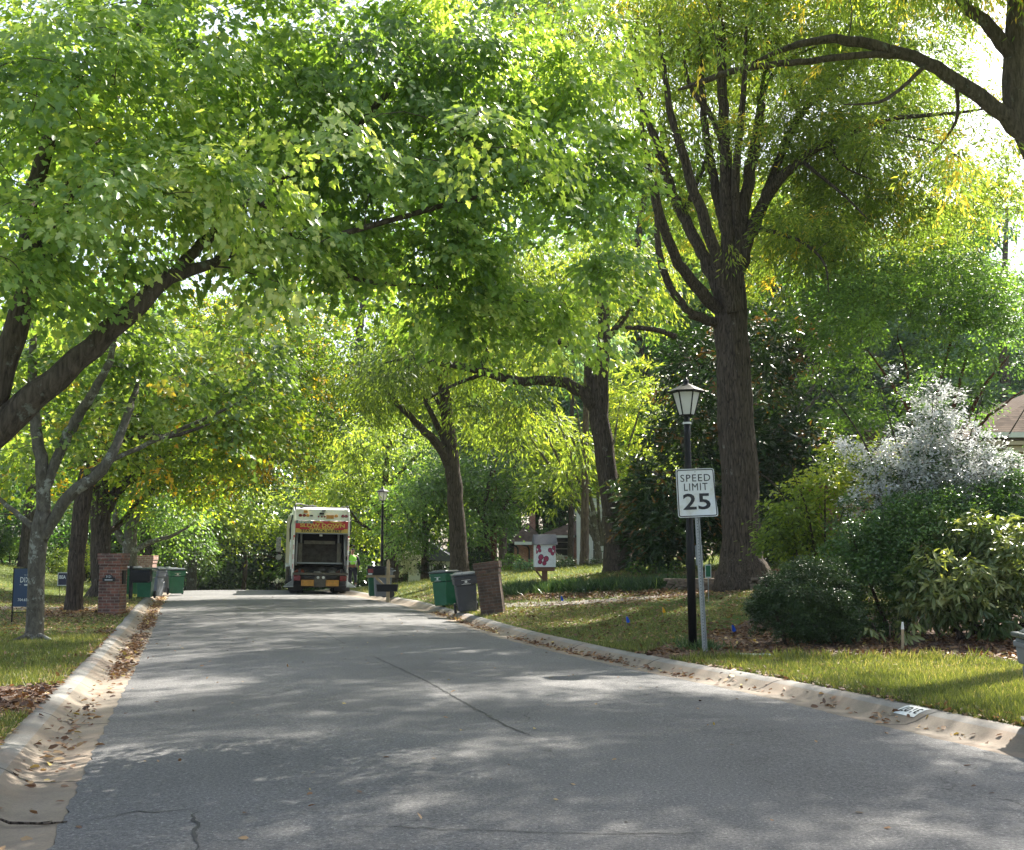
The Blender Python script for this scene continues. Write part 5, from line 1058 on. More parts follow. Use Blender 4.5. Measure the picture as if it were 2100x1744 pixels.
def butterfly(cx, cz, s, rot, clip=None):
    for k, (m_, g_, yy_) in enumerate(((M['bfd'], 1.0, -.2225), (M['bf'], .82, -.2245))):
        q = MB()
        for (wx, wz, a, b) in ((.42, .36, .40, .46), (-.42, .36, .40, .46), (.34, -.34, .33, .36), (-.34, -.34, .33, .36)):
            pts = []
            for t in np.linspace(0, 2*pi, 15)[:-1]:
                x, z = wx+a*g_*cos(t), wz+b*g_*sin(t); x, z = x*cos(rot)-z*sin(rot), x*sin(rot)+z*cos(rot); x, z = cx+s*x, cz+s*z
                pts.append((min(w2-.008, max(-w2+.008, x)), z))
            yy_ -= .0006; q.prism(pts, yy_, -.2202)
        if k == 0: q.bar((cx-s*.5*sin(-rot)*-1, -.2235, cz-s*.6), (cx+s*.5*sin(-rot), -.2235, cz+s*.5), .02*s*4, .003)
        q.build('butterfly', m_, o)
butterfly(-w2*.30, zb+.20, .20, -.3); butterfly(w2*.75, zb+.48, .17, .5); butterfly(-w2*.85, zb+.52, .16, .35)
q = MB(); r = np.random.default_rng(3)
for i in range(230):
    x, z, a = (r.random()*2-1)*w2*.92, zb+.03+r.random()*(zt-zb-.06), r.random()*6.28
    q.bar((x, -.2212, z), (x+.026*cos(a), -.2212, z+.02*sin(a)), .009, .001)
q.build('pattern_marking', M['sq'], o)

# ------------------------------------------------------------------ yard signs
p = G(25, 1280); s_ = F/p.y; o = thing('yard_sign', 'navy blue contractor sign on black stakes half hidden by the slim grey tree', 'yard sign', (p.x, p.y, p.z), radians(3))
w_ = .60; z0, z1 = (1280-1244)/s_*.95, (1280-1169)/s_
MB().box((0, -.012, z0), (w_, .0, z1)).build('panel', M['navy'], o)
fr = MB(); 
for x in (-.012, w_+.012): fr.box((x-.012, -.012, -.1), (x+.012, .012, z1+.02))
fr.box((-.024, -.012, z1+.003), (w_+.024, .012, z1+.022)); fr.box((0, -.008, z0-.13), (w_, .008, z0-.115)); fr.build('frame', M['black'], o)
h_ = z1-z0
text('DIXON', 'lettering', o, .17, (.33, -.014, z1-h_*.30), UP, M['bwhite'], .001, .001, sx=.66, spacing=1.12); text('GENERAL', 'lettering', o, .05, (.33, -.014, z1-h_*.43), UP, M['bwhite'], .001, .002)
text('704.650', 'phone_number', o, .085, (.10, -.014, z1-h_*.82), UP, M['bwhite'], .001, .0005, 'LEFT', .82, 1.1)
MB().lathe([(.035, 0), (.035, .003)], (.32, -.0125, z1-h_*.165), 16, Matrix.Rotation(pi/2, 3, 'X')).build('emblem', M['bwhite'], o)
MB().box((.12, -.0145, z1-h_*.425), (.16, -.0125, z1-h_*.42)).box((.22, -.0145, z1-h_*.17), (.27, -.0125, z1-h_*.163)).build('dash', M['bwhite'], o)
p = P(118, 1200, 38); o = thing('yard_sign', 'small dark sign with white lettering left of the reddish-brown trunk', 'yard sign', (p.x, 38, Z(p.x, 38)), 0)
zt = EYE+(1136-1174)/F*38-Z(p.x, 38); MB().box((0, -.01, zt-.42), (.56, 0, zt)).build('border', M['bwhite'], o); MB().box((.02, -.013, zt-.40), (.54, -.011, zt-.02)).build('panel', M['shop'], o)
MB().box((.06, 0, -.1), (.075, .01, zt-.42)).box((.48, 0, -.1), (.495, .01, zt-.42)).build('stake', M['black'], o); text('BEA', 'lettering', o, .15, (.05, -.015, zt-.15), UP, M['bwhite'], .001, .003, 'LEFT', .8)
# marker flags
for u, v, m_, lab in ((1284, 1291, 'blueflag', 'blue marker flag in the grass between the driveway and the signpost'), (1501, 1311, 'blueflag', 'blue marker flag just right of the signpost'), (1150, 1243, 'blueflag', 'blue marker flag at the edge of the driveway below the book box'),
                      (1358, 1268, 'yelflag', 'yellow marker flag in the lawn left of the signpost'), (159, 1245, 'yelflag', 'yellow marker flag at the foot of the reddish-brown trunk'), (259, 1192, 'yelflag', 'yellow marker flag in the left lawn beside the brick pillar')):
    p = G(u, v); o = thing('marker_flag', lab, 'marker flag', p, 0, 'utility marker flags'); hh = .24 if m_ == 'blueflag' else .22
    MB().tube([(0, 0, -.05), (.004, 0, hh*.5), (0, 0, hh)], .003, 5).build('wire', M['galv'], o)
    q = MB(); q.add([(0, 0, hh), (0, 0, hh-.10), (.04, .02, hh-.125), (.075, -.01, hh-.10), (.055, -.01, hh-.045), (.03, .02, hh+.0)], [[0, 1, 2, 5], [5, 2, 3, 4]]).build('flag', M[m_], o)
# stake, utility cover
p = G(1851, 1338); s_ = F/p.y; o = thing('wooden_stake', 'short weathered wooden stake with a white tip in the mulch bed', 'stake', p, 0, None, (0, radians(2)))
MB().box((-.02, -.012, -.1), (.02, .012, .33)).build('shaft', M['timber'], o, .002); MB().box((-.022, -.014, .33), (.022, .014, .44), (.6, .6)).build('tip', M['bwhite'], o, .002)
p = G(1545, 1350); o = thing('utility_cover', 'low dark green utility box lid at the edge of the mulch', 'utility cover', p, radians(-3)); M['ugreen'] = plain('faded_green_plastic', (.05, .085, .065), .6)
MB().box((-.30, -.16, -.1), (.30, .16, .035)).build('rim', M['ugreen'], o, .01); MB().box((-.27, -.135, .036), (.27, .135, .052), (.97, .94)).build('lid', M['ugreen'], o, .006)
# painted house number on the kerb
p = G(1907, 1481); ky = p.y
o = thing('kerb_number', 'white rectangle with dark house number painted on the right-hand kerb', 'painted number', (float(XR(ky))+.58, ky, .0)); ang = math.atan2(float(XR(ky+1)-XR(ky-1)), 2)
o.rotation_euler = (0, 0, -ang+pi/2)
def kz(x): return float(np.interp(x, [d for d, z in prof[:-1]], [z for d, z in prof[:-1]]))
def ksurf(l, c, up): # l along the kerb, c across (away from road positive)
    return (l, -c, kz(.58+c)+up)
rows = [[ksurf(-.17+.34*i/8, -.10+.21*j/8, .004) for i in range(9)] for j in range(9)]
pm = grid_mesh('paint', rows, M['bwhite']); pm.parent = o
tt = text('3107', 'numerals', o, .15, (0, 0, 0), (0, 0, 0), M['ink'], .0001, .002)
for v in tt.data.vertices: q_ = ksurf(v.co.x, -v.co.y*.95, .0075); v.co = q_

# ------------------------------------------------------------------ stacked stone retaining wall
a_, b_ = G(1378, 1213), G(1590, 1212); o = thing('stone_wall', 'low dry-stacked stone retaining wall below the great oak', 'stone wall', a_, 0)
q = MB(); r = np.random.default_rng(9); L_ = (b_-a_).length; dx = (b_-a_).normalized()
for course in range(5):
    x = r.random()*.2-.3
    while x < L_+1.5:
        w_ = .16+.3*r.random(); h_ = .062+.012*r.random(); c0 = dx*x; zc_ = a_.z*0+course*.07+(b_.z-a_.z)*min(1, max(0, x/L_))-.03
        yo = r.normal()*.02+course*.015
        q.box((c0.x, c0.y+yo-.05, zc_), (c0.x+w_*.97, c0.y+yo+.2, zc_+h_), (.96+.04*r.random(), .9)); x += w_
q.build('stones', M['stone'], o, .012)

# ------------------------------------------------------------------ houses
M['trim'] = plain('white_trim', (.72, .72, .66), .5, 0, .05, bmp=0); M['glass'] = plain('window_glass', (.03, .035, .04), .08, 0, .1, bmp=0); M['beige'] = plain('beige_trim', (.58, .47, .33), .6, 0, .06)
def hip(mb, x0, x1, y0, y1, z0, z1, inset, t=.12):
    c = min(inset, (x1-x0)/2-.01, (y1-y0)/2-.01); 
    if (x1-x0) > (y1-y0): r0, r1 = (x0+(y1-y0)/2, (y0+y1)/2), (x1-(y1-y0)/2, (y0+y1)/2)
    else: r0, r1 = ((x0+x1)/2, y0+(x1-x0)/2), ((x0+x1)/2, y1-(x1-x0)/2)
    vs = [(x0, y0, z0), (x1, y0, z0), (x1, y1, z0), (x0, y1, z0), (*r0, z1), (*r1, z1), (x0, y0, z0-t), (x1, y0, z0-t), (x1, y1, z0-t), (x0, y1, z0-t)]
    fs = [[0, 1, 5, 4], [1, 2, 5], [2, 3, 4, 5], [3, 0, 4]] if (x1-x0) > (y1-y0) else [[0, 1, 4], [1, 2, 5, 4], [2, 3, 5], [3, 0, 4, 5]]
    mb.add(vs, fs+[[9, 8, 7, 6], [0, 6, 7, 1], [1, 7, 8, 2], [2, 8, 9, 3], [3, 9, 6, 0]]); return mb
def window(parent, x, z, w, h, y=0, muntins=2):
    f = MB(); f.box((x-w/2-.08, y-.05, z-.08), (x-w/2, y+.02, z+h+.08)).box((x+w/2, y-.05, z-.08), (x+w/2+.08, y+.02, z+h+.08)).box((x-w/2, y-.05, z-.08), (x+w/2, y+.02, z)).box((x-w/2, y-.05, z+h), (x+w/2, y+.02, z+h+.08))
    for k in range(1, muntins+1): f.box((x-w/2, y-.03, z+h*k/(muntins+1)-.015), (x+w/2, y-.01, z+h*k/(muntins+1)+.015))
    wf = f.build('window', M['trim'], parent); MB().box((x-w/2, y-.012, z), (x+w/2, y, z+h)).build('pane', M['glass'], wf); return wf
# brick ranch house with portico, beyond the library
Yh = 74; X_ = lambda u: (u-1050)/F*Yh; Zh = lambda v: EYE+(1136-v)/F*Yh
o = thing('brick_house', 'long low brick ranch house with white portico columns and brown roof beyond the lawn', 'house', (X_(1040), Yh, -.4)); ox, oz = X_(1040), -.4
def hx(u): return X_(u)-ox
def hz(v): return Zh(v)-oz
MB().box((hx(1055), 0, 0), (hx(1102), 8, hz(1112))).box((hx(1102)+.003, 3, 0), (hx(1180), 12, hz(1100))).box((hx(1180)+.003, 2.2, 0), (hx(1330), 12, hz(1092))).build('wall', M['brick_house'], o)
q = MB(); hip(q, hx(1046), hx(1118), -.6, 9, hz(1112), hz(1072), 5); hip(q, hx(1104), hx(1345), 1.6, 13, hz(1098), hz(1052), 6); q.build('roof', M['shingle2'], o)
MB().box((hx(1088), 5, hz(1085)), (hx(1101), 6, hz(1048))).build('chimney', M['brick_house'], o)
for u in (1187, 1210, 1231, 1246): MB().box((hx(u)-.16, -.2, .2), (hx(u)+.16, .12, hz(1052))).build('portico_column', M['trim'], o, .02)
q = MB(); q.box((hx(1183), -.3, hz(1052)), (hx(1252), 3, hz(1044))); q.prism([(hx(1180), hz(1044)), (hx(1255), hz(1044)), (hx(1217), hz(1018))], -.35, 3); q.build('portico', M['trim'], o)
q = MB(); q.box((hx(1055), -.66, hz(1118)), (hx(1110), -.6, hz(1112))).box((hx(1104), 1.5, hz(1103)), (hx(1180), 1.58, hz(1098))); q.build('gutter', M['trim'], o)
q = MB()
for u in (1062, 1085): q.tube([(hx(u)-.5, -.5, hz(1117)), (hx(u)-.1, -.12, hz(1121)), (hx(u), -.08, hz(1127)), (hx(u), -.08, .1)], .05, 6)
q.build('downpipe', M['chassis'], o)
window(o, hx(1150), hz(1130)-.3, 1.3, 1.3, 3); window(o, hx(1220), hz(1130)-.5, .8, 1.8, 2.2)
# right-hand house
o = thing('brick_house', 'brick house with brown shingle roof partly hidden behind the glint-white shrub', 'house', (11, 31, 1)); Yh = 31
X3 = lambda u, Y=31: (u-1050)/F*Y-11; Z3 = lambda v, Y=31: EYE+(1136-v)/F*Y-1
MB().box((X3(2062), 0, -1.5), (X3(2062)+11, 10, Z3(905))).box((X3(1800), 3, -1.5), (X3(2062)-.003, 9, Z3(965, 34))).build('wall', M['brick_house'], o)
q = MB(); hip(q, X3(1975), X3(2062)+11.5, -.7, 10.7, Z3(900), Z3(900)+2.6, 5); q.build('roof', M['shingle'], o)
q = MB(); hip(q, X3(1790), X3(2062)+1, 1.6, 9.4, Z3(955, 33), Z3(955, 33)+.9, 3.8); q.build('roof', M['shingle'], o)
MB().box((X3(1975)+.02, -.66, Z3(893)-.32), (X3(2062)+11.4, -.55, Z3(893)-.125)).box((X3(2062)-.1, -.5, Z3(893)-.5), (X3(2062)+11, -.02, Z3(893)-.33)).build('fascia', M['beige'], o)
q = MB(); q.box((X3(1975)+.02, -.80, Z3(893)-.14), (X3(2062)+11.4, -.69, Z3(893)+.0)); q.box((X3(1790)+.02, 1.48, Z3(955, 33)-.14), (X3(2062)+.0, 1.59, Z3(955, 33))); q.build('gutter', M['trim'], o)
ch = MB().box((X3(1775, 37), 5.5, Z3(925, 36)), (X3(1815, 37), 6.4, Z3(888, 37))).build('chimney', M['brick_dark'], o); MB().box((X3(1775, 37)-.05, 5.45, Z3(888, 37)+.1), (X3(1815, 37)+.05, 6.45, Z3(888, 37)+.16)).build('chimney_cap', M['galv'], ch)
q = MB()
for k in range(4): q.box((X3(1778+k*11, 37), 5.6, Z3(888, 37)), (X3(1778+k*11, 37)+.04, 5.64, Z3(888, 37)+.1))
q.build('cap_leg', M['galv'], ch)
window(o, X3(2062)+2.2, .3, 1.2, 1.5, 0)
# dark gabled outbuilding seen between trunks
o = thing('garage', 'small dark-roofed building glimpsed left of the straight brown trunk', 'garage', ((880-1050)/F*70, 70, .2))
MB().box((-1.2, 0, -.5), (1.6, 4, 1.1)).build('wall', M['trim'], o); MB().prism([(-1.9, 1.0), (.2, 2.1), (1.8, 1.0)], -.4, 4.4).build('roof', M['roof_grey'], o)

# ------------------------------------------------------------------ refuse truck
hd = radians(12.5)
pt = P(655.5, 1217, 49); zb = float(zr(50))+.02
o = thing('refuse_truck', 'white rear-loading refuse truck with open hopper driving away up the road', 'truck', (pt.x, 49, zb), hd, None, (0, radians(.9)))
Wh = 1.17
# rear frame: two side posts and panels, hopper opening
q = MB()
for s in (-1, 1):
    q.prism([(0, .75), (.25, .62), (2.6, .75), (3.0, 1.2), (3.0, 3.62), (.9, 3.66), (.35, 3.5), (.06, 3.05), (0, 2.55)], s*Wh, s*(Wh-.075), 'x')
q.build('tailgate_side', M['truckwhite'], o, .01)
q = MB(); q.prism([(.04, 3.06), (.14, 3.10), (.40, 3.56), (.95, 3.66), (3.0, 3.66), (3.0, 3.58), (.98, 3.58), (.46, 3.48), (.20, 3.02)], -Wh+.078, Wh-.078, 'x'); q.build('tailgate_top', M['truckwhite'], o, .008)
MB().box((-Wh+.078, .02, 2.56), (Wh-.078, .14, 3.06)).build('banner_board', M['red'], o, .004)
MB().box((-Wh+.085, .006, 2.56), (Wh-.085, .018, 2.735)).build('yellow_strip', M['yellow'], o)
q = MB(); q.prism([(-.38, 3.04), (-.10, 3.055), (.10, 2.98), (-.15, 2.98)], .012, .019).prism([(.22, 3.055), (.62, 3.055), (.90, 2.98), (.50, 2.98)], .012, .019); q.build('chevron', M['yellow'], o)
MB().box((-Wh+.085, .008, 2.95), (-.38, .017, 3.055)).build('number_strip', plain('pale_blue_film', (.10, .22, .27), .5, bmp=0), o)
text('BNP927', 'lettering', o, .135, (-.74, .005, 3.0), UP, M['bwhite'], .001, .004, sx=1.15)
text('SLOW DOWN', 'lettering', o, .21, (.03, .010, 2.865), UP, M['yellow'], .001, .007, sx=1.38); text('TO GET AROUND', 'lettering', o, .115, (.05, .010, 2.76), UP, M['yellow'], .001, .004, sx=1.4)
text('STAY BACK 50 FEET', 'lettering', o, .15, (0, .0035, 2.645), UP, M['ink'], .001, .004, sx=1.28)
for x in (-.72, .72): MB().box((x-.2, -.03, 2.70), (x+.2, .005, 2.765)).build('marker_bar', M['red'], o)
# lamps on the sloped top panel
def onpan(z): return .14+(z-3.10)/(3.56-3.10)*.26
def disc(name, x, z, r, m, y=None, d=.03):
    y = onpan(z) if y is None else y
    return MB().lathe([(r, -d), (r, d*.6), (r*.8, d)], (x, y, z), 16, Matrix.Rotation(pi/2, 3, 'X')).build(name, m, o)
for x in (-.90, -.74, .88, 1.02): disc('rear_light', x, 3.28, .075, M['lamp_red'])
for x in (-.59, .60): disc('turn_light', x, 3.28, .075, M['amber'])
for x in (-.14, -.005, .12): disc('marker_light', x, 3.25, .038, M['lamp_red'])
MB().box((.18, .17, 3.17), (.50, .215, 3.32)).build('licence_plate', M['amber'], o); MB().box((-.10, .22, 3.34), (.09, .30, 3.42)).build('camera_housing', M['chassis'], o); MB().box((-.50, .17, 3.25), (-.38, .215, 3.31)).build('latch', M['ink'], o)
MB().box((-.0, .30, 3.49), (.16, .36, 3.52)).build('vent', M['ink'], o); MB().box((-.76, .26, 3.40), (-.60, .36, 3.50)).build('amber_light', M['amber'], o)
MB().box((-.42+.34, .10, 2.42), (.04, .16, 2.50)).build('work_light', M['bwhite'], o)
# interior of the hopper
q = MB(); q.prism([(.15, .9), (.55, .62), (1.5, .66), (2.3, 1.1), (2.5, 1.6), (2.55, 1.6), (2.4, 1.0), (1.55, .58), (.5, .54), (.1, .85)], -Wh+.08, Wh-.08, 'x')
q.build('hopper_floor', M['truckgrey'], o)
MB().box((-Wh+.08, 2.35, 1.2), (Wh-.08, 2.45, 3.5)).build('hopper_back', M['chassis'], o)
q = MB(); q.prism([(1.15, 1.30), (1.25, 1.26), (1.62, 2.1), (1.55, 2.14)], -.98, .98, 'x'); q.build('packer_blade', M['truckgrey'], o, .01)
q = MB()
for x in (-.82, .82): q.box((x-.08, 1.05, 1.25), (x+.08, 1.2, 2.15))
q.box((-.66, 1.3, 2.1), (.66, 1.5, 2.25)); q.build('blade_frame', plain('pale_grubby_steel', (.20, .19, .14), .6, .2, .35, 8), o, .01)
q = MB()
for x in (-.8, .8): q.tube([(x, 1.2, 2.1), (x+.03, 1.7, 3.3)], .05)
q.build('hydraulic_ram', M['galv'], o)
MB().box((-1.0, 1.0, 1.26), (1.0, 1.06, 1.32)).build('blade_edge', M['galv'], o)
r = np.random.default_rng(8)
for k, (x, y, z, a, c) in enumerate([(-.85, .55, .85, .5, (.3, .06, .03)), (-.5, .7, .8, .3, (.15, .13, .11)), (-.1, .6, .82, .35, (.42, .40, .36)), (.25, .8, .78, .3, (.14, .12, .10)), (.55, .65, .85, .25, (.32, .3, .28)), (.85, .7, .86, .3, (.16, .07, .05)), (-.65, 1.1, .9, .5, (.08, .07, .06)), (.1, 1.1, .95, .5, (.09, .08, .07)), (.6, 1.15, .92, .5, (.10, .09, .08))]):
    bm = bmesh.new(); bmesh.ops.create_icosphere(bm, subdivisions=2, radius=a*.55)
    for v in bm.verts: v.co = Vector((v.co.x*(1+.3*r.normal()*.5), v.co.y*.8, v.co.z*(.6+.2*r.random())))*(.9+.25*r.random())
    me = bpy.data.meshes.new('rubbish'); bm.to_mesh(me); bm.free(); ob = link_mesh('rubbish', me, plain('rubbish_%d' % k, c, .7, 0, .3, 9), None)
    ob.location = Vector(o.location)+Matrix.Rotation(hd, 3, 'Z') @ Vector((x, y, z)); tag(ob, ['crumpled red bag in the left of the hopper', 'dark bag next to the red bag in the hopper', 'pale cardboard sheet at the hopper lip', 'dull brown bag right of the pale cardboard in the hopper', 'light grey bag in the right half of the hopper', 'reddish bag at the right end of the hopper', 'dark heap behind the left bags in the hopper', 'dark heap in the middle back of the hopper', 'dark heap at the back right of the hopper'][k], 'rubbish', 'rubbish in the hopper')
# sill, steps, lower gear
MB().box((-Wh+.02, -.05, .80), (Wh-.02, .14, .90)).build('hopper_sill', M['truckgrey'], o, .01)
for s in (-1, 1):
    MB().box((s*.98-.17, -.02, .56), (s*.98+.17, .12, .78)).build('light_box', M['lamp_red'], o, .015)
    disc('brake_light', s*1.0, .67, .075, M['lamp_red'], -.03)
    MB().box((s*.50-.28, .0, .34), (s*.50+.28, .05, .60)).build('amber_panel', M['orange_panel'], o, .008)
    MB().box((s*.45-.22, -.04, .64), (s*.45+.22, .10, .78)).build('lift_bracket', M['chassis'], o, .02)
    q = MB().tube([(s*1.13, -.04, 1.0), (s*1.13, -.09, 1.05), (s*1.13, -.09, 2.3), (s*1.13, -.04, 2.35)], .018); q.build('grab_rail', M['truckwhite'], o)
    for k in range(4): MB().box((s*(Wh-.035)-.03, -.008, 1.05+k*.4), (s*(Wh-.035)+.03, -.002, 1.25+k*.4)).build('reflective_strip', M['red'], o)
MB().box((-Wh+.1, -.1, 2.52), (Wh-.1, .10, 2.555)).build('header_bar', M['galv'], o)
for x in (-.09, .13): disc('reversing_light', x, .70, .06, M['bwhite'], -.03)
MB().box((-.27, .0, .30), (.27, .1, .80)).build('centre_panel', M['truckgrey'], o, .01)
MB().box((-1.1, .2, .28), (1.1, .6, .36)).build('bumper', M['chassis'], o)
for s in (-1, 1): q = MB(); q.prism([(s*1.14, .86), (s*1.16, .55), (s*1.45, .36), (s*1.45, .31), (s*1.10, .31), (s*1.10, .86)], -.02, .5); q.build('step_guard', M['bin_pale'] if s < 0 else M['truckwhite'], o); MB().box((s*1.1 if s > 0 else -1.5, -.18, .30), (1.5 if s > 0 else s*1.1, .35, .335)).build('riding_step', M['galv'], o)
# body and cab
q = MB(); q.box((-1.22, 3.0, 1.15), (1.22, 8.2, 3.50), (.97, 1)); q.build('body', M['truckwhite'], o, .04)
q = MB()
for k in range(6):
    for s in (-1, 1): q.box((s*1.225-.02, 3.3+k*.9, 1.25), (s*1.225+.02, 3.4+k*.9, 3.35))
q.build('body_rib', M['cream'], o)
MB().box((-1.15, 1.6, 3.66), (1.15, 2.6, 3.72)).build('roof_hatch', M['truckgrey'], o, .02)
MB().tube([(-1.1, .45, 3.55), (-1.1, .6, 3.78), (-.9, 1.4, 3.82), (-.5, 1.5, 3.72)], .03).build('hydraulic_hose', M['chassis'], o); MB().tube([(-.9, .6, 3.62), (-.4, .8, 3.74), (-.2, 1.2, 3.72)], .025).build('hydraulic_hose', M['chassis'], o); MB().tube([(1.1, .45, 3.5), (1.1, .5, 3.72), (.9, 1.3, 3.72)], .025).build('hydraulic_hose', M['chassis'], o)
for x, w_ in ((-1.02, .05), (-.5, .03), (.3, .04), (.95, .05)): MB().box((x-w_, .03, 3.02), (x+w_, .15, 3.075)).build('hinge', M['chassis'], o)
for s in (-1, 1):
    MB().tube([(s*1.02, .10, 1.2), (s*1.0, .35, 2.3), (s*.95, .6, 2.9)], .045).build('hydraulic_ram', M['galv'], o)
    MB().box((s*.86-.05, -.06, .90), (s*.86+.05, .12, 1.06)).build('bracket', M['chassis'], o, .01)
MB().tube([(-.95, -.02, .84), (-.4, -.06, .70), (.1, -.06, .82), (.6, -.05, .70), (.95, -.02, .86)], .016).build('cable', M['chassis'], o)
for s in (-1, 1):
    q = MB(); q.tube([(s*1.2, .7, 3.3), (s*1.27, .9, 2.9), (s*1.24, 1.6, 2.3)], .035); q.tube([(s*1.2, .9, 3.3), (s*1.3, 1.1, 2.7), (s*1.25, 1.9, 2.2)], .02); q.build('side_hose', M['chassis'], o)
MB().box((-1.2, 8.4, .9), (1.2, 10.1, 2.95), (.95, .9)).build('cab', M['truckwhite'], o, .06)
MB().box((-1.10, 1.0, .78), (1.10, 9.8, 1.0)).build('chassis', M['chassis'], o)
for s in (-1, 1):
    m1 = MB().box((s*1.58-.12, 8.9, 1.75), (s*1.58+.12, 9.05, 2.45)).build('wing_mirror', M['chrome'], o, .02); MB().tube([(s*1.15, 9.1, 2.5), (s*1.58, 9.0, 2.5), (s*1.58, 9.0, 1.7), (s*1.15, 9.1, 1.6)], .02).build('bracket', M['chassis'], m1)
    MB().lathe([(.13, -.04), (.15, 0), (.13, .04)], (s*1.55, 8.95, 1.5), 12, Matrix.Rotation(pi/2, 3, 'X')).build('round_mirror', M['chrome'], m1)
    MB().box((s*1.18-.14, 3.4, .45), (s*1.18+.14, 4.6, 1.1)).build('fuel_tank', M['truckgrey'], o, .05)
    for n_, (wy, dual) in enumerate(((1.55, 1), (2.9, 1), (8.9, 0))):
        for d_ in ((0, .31) if dual else (0,)):
            wv = thing('wheel', None, None); wv.parent = o; wv.location = (s*(1.06-d_), wy, .52); R_ = Matrix.Rotation(pi/2, 3, 'Y')
            MB().lathe([(.30, -.13), (.49, -.13), (.52, -.09), (.52, .09), (.49, .13), (.30, .13)], n=28, rot=R_).build('tyre', M['tyre'], wv); MB().lathe([(.295, -.08), (.295, .08), (.12, .10)], n=18, rot=R_).build('rim', M['truckwhite'], wv)
    MB().box((s*.98-.32, .72, .12), (s*.98+.32, .74, .74)).build('mud_flap', M['chassis'], o)
MB().box((.78, .712, .27), (1.18, .718, .32)).build('flap_lettering', M['galv'], o)
TR = o

# ------------------------------------------------------------------ the worker on the riding step
def skin(name, joints, edges, m, parent, sub=1, smooth=True):
    me = bpy.data.meshes.new(name); names = list(joints); idx = {k: i for i, k in enumerate(names)}
    me.from_pydata([joints[k][0] for k in names], [(idx[a], idx[b]) for a, b in edges], []); ob = link_mesh(name, me, m, parent)
    md = ob.modifiers.new('skin', 'SKIN'); md.use_smooth_shade = True
    lay = me.skin_vertices[0].data if me.skin_vertices else None
    if lay is None:
        bpy.context.view_layer.update(); lay = me.skin_vertices[0].data
    for k in names:
        rr = joints[k][1]; rr = rr if hasattr(rr, '__len__') else (rr, rr); lay[idx[k]].radius = rr
    lay[0].use_root = True
    if sub: s_ = ob.modifiers.new('sub', 'SUBSURF'); s_.levels = sub; s_.render_levels = sub
    return ob
# local: x right, y forward (same as the truck), z up; standing on the step, back to the camera, leaning in
pw = Vector(TR.location)+Matrix.Rotation(hd, 3, 'Z') @ Vector((1.36, .02, .335))
M['skin'] = plain('skin', (.20, .095, .055), .5, bmp=0); M['vest'] = plain('hi_vis_vest', (.38, .85, .10), .7, 0, .08, bmp=.1); M['cloth'] = plain('dark_clothing', (.018, .02, .032), .85); M['shoe'] = plain('pale_shoe', (.30, .31, .34), .7); M['tape'] = plain('reflective_tape', (.6, .62, .6), .35, 0)
o = thing('person', 'refuse worker in a lime hi-vis vest and dark clothes riding the rear step', 'person', pw, hd)
J = dict(pelvis=((0, 0, .80), (.15, .11)), waist=((-.01, .0, .95), (.14, .10)), chest=((-.02, .02, 1.15), (.16, .11)), neckb=((-.02, .05, 1.30), (.075, .07)), neck=((-.01, .08, 1.37), .055), head=((.0, .11, 1.46), (.085, .095)), crown=((.0, .12, 1.55), (.075, .085)),
         sl=((-.18, .03, 1.25), .065), el=((-.28, .16, 1.08), .045), wl=((-.24, .34, 1.18), .032), hl=((-.23, .39, 1.21), .03),
         sr=((.17, .03, 1.25), .065), er=((.26, .0, 1.0), .045), wr=((.26, .10, .78), .032), hr=((.26, .13, .71), .03),
         hipl=((-.09, 0, .74), .10), kl=((-.10, .10, .42), .065), al=((-.10, .0, .08), .042), tl=((-.10, .14, .04), .035),
         hipr=((.09, 0, .74), .10), kr=((.12, .08, .42), .065), ar=((.14, -.02, .08), .042), tr=((.16, .12, .04), .035))
E = [('pelvis', 'waist'), ('waist', 'chest'), ('chest', 'neckb'), ('neckb', 'neck'), ('neck', 'head'), ('head', 'crown'), ('chest', 'sl'), ('sl', 'el'), ('el', 'wl'), ('wl', 'hl'), ('chest', 'sr'), ('sr', 'er'), ('er', 'wr'), ('wr', 'hr'),
     ('pelvis', 'hipl'), ('hipl', 'kl'), ('kl', 'al'), ('al', 'tl'), ('pelvis', 'hipr'), ('hipr', 'kr'), ('kr', 'ar'), ('ar', 'tr')]
for h_, c in (('hl', Vector((-.23, .39, 1.21))), ('hr', Vector((.26, .13, .71)))):
    d0 = Vector((0, .035, .02)) if h_ == 'hl' else Vector((0, .012, -.038))
    for k in range(4):
        off = Vector(((k-1.5)*.016, 0, 0)) if h_ == 'hl' else Vector((.003, (k-1.5)*.016, 0)); L_ = (1, 1.1, 1.02, .8)[k]
        a, b, c2 = c+off+d0*.6, c+off*1.1+d0*(1.4*L_), c+off*1.1+d0*(1.6*L_)+Vector((-.02 if h_ == 'hr' else .0, -.0, -.025))
        J[f'{h_}{k}a'] = (tuple(a), .009); J[f'{h_}{k}b'] = (tuple(b), .008); J[f'{h_}{k}c'] = (tuple(c2), .007); E += [(h_, f'{h_}{k}a'), (f'{h_}{k}a', f'{h_}{k}b'), (f'{h_}{k}b', f'{h_}{k}c')]
    th = Vector((.03, .005, .01)) if h_ == 'hl' else Vector((-.01, .035, -.01)); J[h_+'t'] = (tuple(c+th), .010); J[h_+'u'] = (tuple(c+th*1.3+d0*.8), .008); E += [(h_, h_+'t'), (h_+'t', h_+'u')]
skin('body', J, E, M['skin'], o)
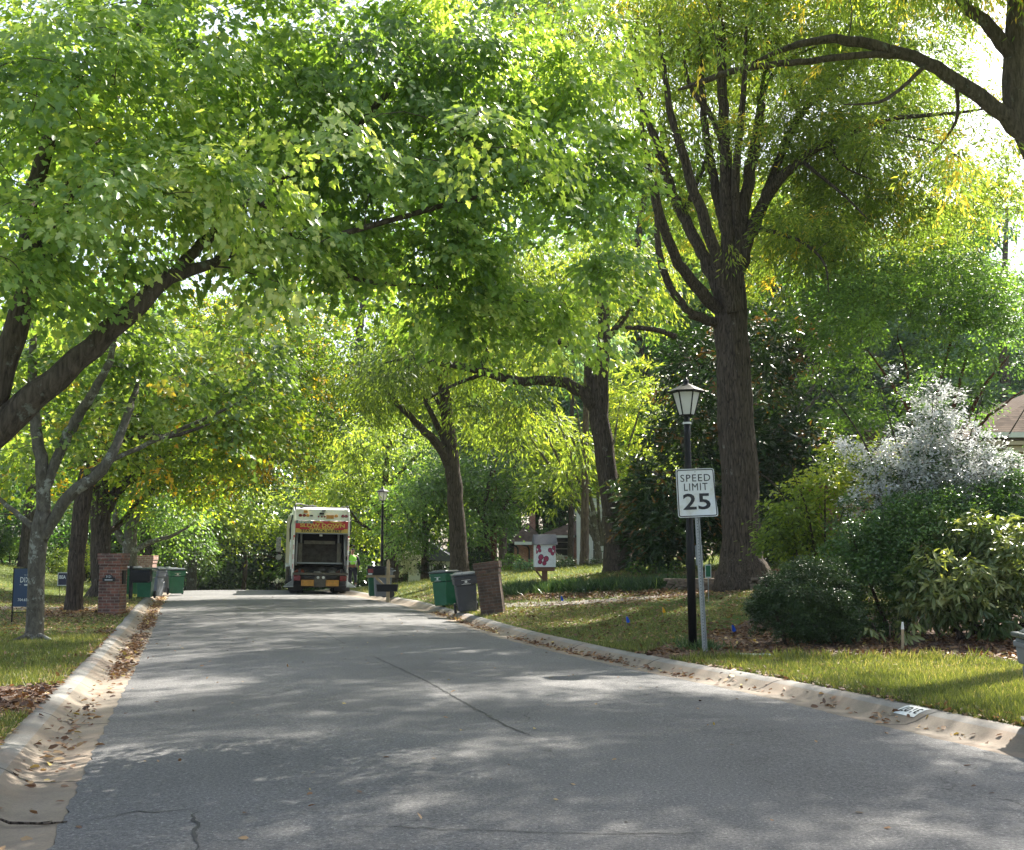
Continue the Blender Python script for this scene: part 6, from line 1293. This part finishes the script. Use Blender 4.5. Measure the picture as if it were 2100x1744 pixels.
skin('vest', dict(a=((-.005, 0, .86), (.185, .145)), b=((-.01, .0, .98), (.175, .135)), c=((-.02, .02, 1.16), (.20, .15)), d=((-.02, .04, 1.27), (.15, .11)), e=((-.15, .03, 1.25), .09), f=((.14, .03, 1.25), .09)), [('a', 'b'), ('b', 'c'), ('c', 'd'), ('c', 'e'), ('c', 'f')], M['vest'], o)
MB().lathe([(.182, 0), (.182, .04)], (-.012, .005, 1.0), 20).build('reflective_tape', M['tape'], o).scale = (1.04, .82, 1)
skin('trousers', dict(p=((0, 0, .80), (.165, .125)), hl=((-.09, 0, .72), .115), kl=((-.10, .10, .42), .085), al=((-.10, .0, .12), .062), hr=((.09, 0, .72), .115), kr=((.12, .08, .42), .085), ar=((.14, -.02, .12), .062)), [('p', 'hl'), ('hl', 'kl'), ('kl', 'al'), ('p', 'hr'), ('hr', 'kr'), ('kr', 'ar')], M['cloth'], o)
for s, (x, y) in (('l', (-.10, .0)), ('r', (.14, -.02))): skin('shoe', dict(a=((x, y-.02, .045), (.045, .045)), b=((x, y+.12, .035), (.045, .032)), c=((x, y+.18, .03), (.035, .025))), [('a', 'b'), ('b', 'c')], M['shoe'], o)
for q1, q2, q3 in ((J['sl'][0], J['el'][0], (-.26, .25, 1.13)), (J['sr'][0], J['er'][0], (.26, .08, .84))): skin('sleeve', dict(a=(q1, .082), b=(q2, .060), c=(q3, .045)), [('a', 'b'), ('b', 'c')], M['cloth'], o)
skin('cap', dict(a=((0, .10, 1.50), (.10, .11)), b=((0, .11, 1.58), (.088, .10))), [('a', 'b')], M['cloth'], o)
MB().box((-.02, .198, 1.43), (.02, .225, 1.48)).build('nose', M['skin'], o, .006)

# ------------------------------------------------------------------ haze
hb = MB().box((-110, -14, -9.5), (110, 170, 46)).build('haze', None)
mh = bpy.data.materials.new('haze'); mh.use_nodes = True; nh = mh.node_tree; nh.nodes.clear()
ho = nh.nodes.new('ShaderNodeOutputMaterial'); hv = nh.nodes.new('ShaderNodeVolumePrincipled'); hv.inputs['Color'].default_value = (.86, .92, 1, 1); hv.inputs['Density'].default_value = .0002; hv.inputs['Anisotropy'].default_value = .2
nh.links.new(hv.outputs[0], ho.inputs['Volume']); hb.data.materials.append(mh); tag(hb, kind='stuff')
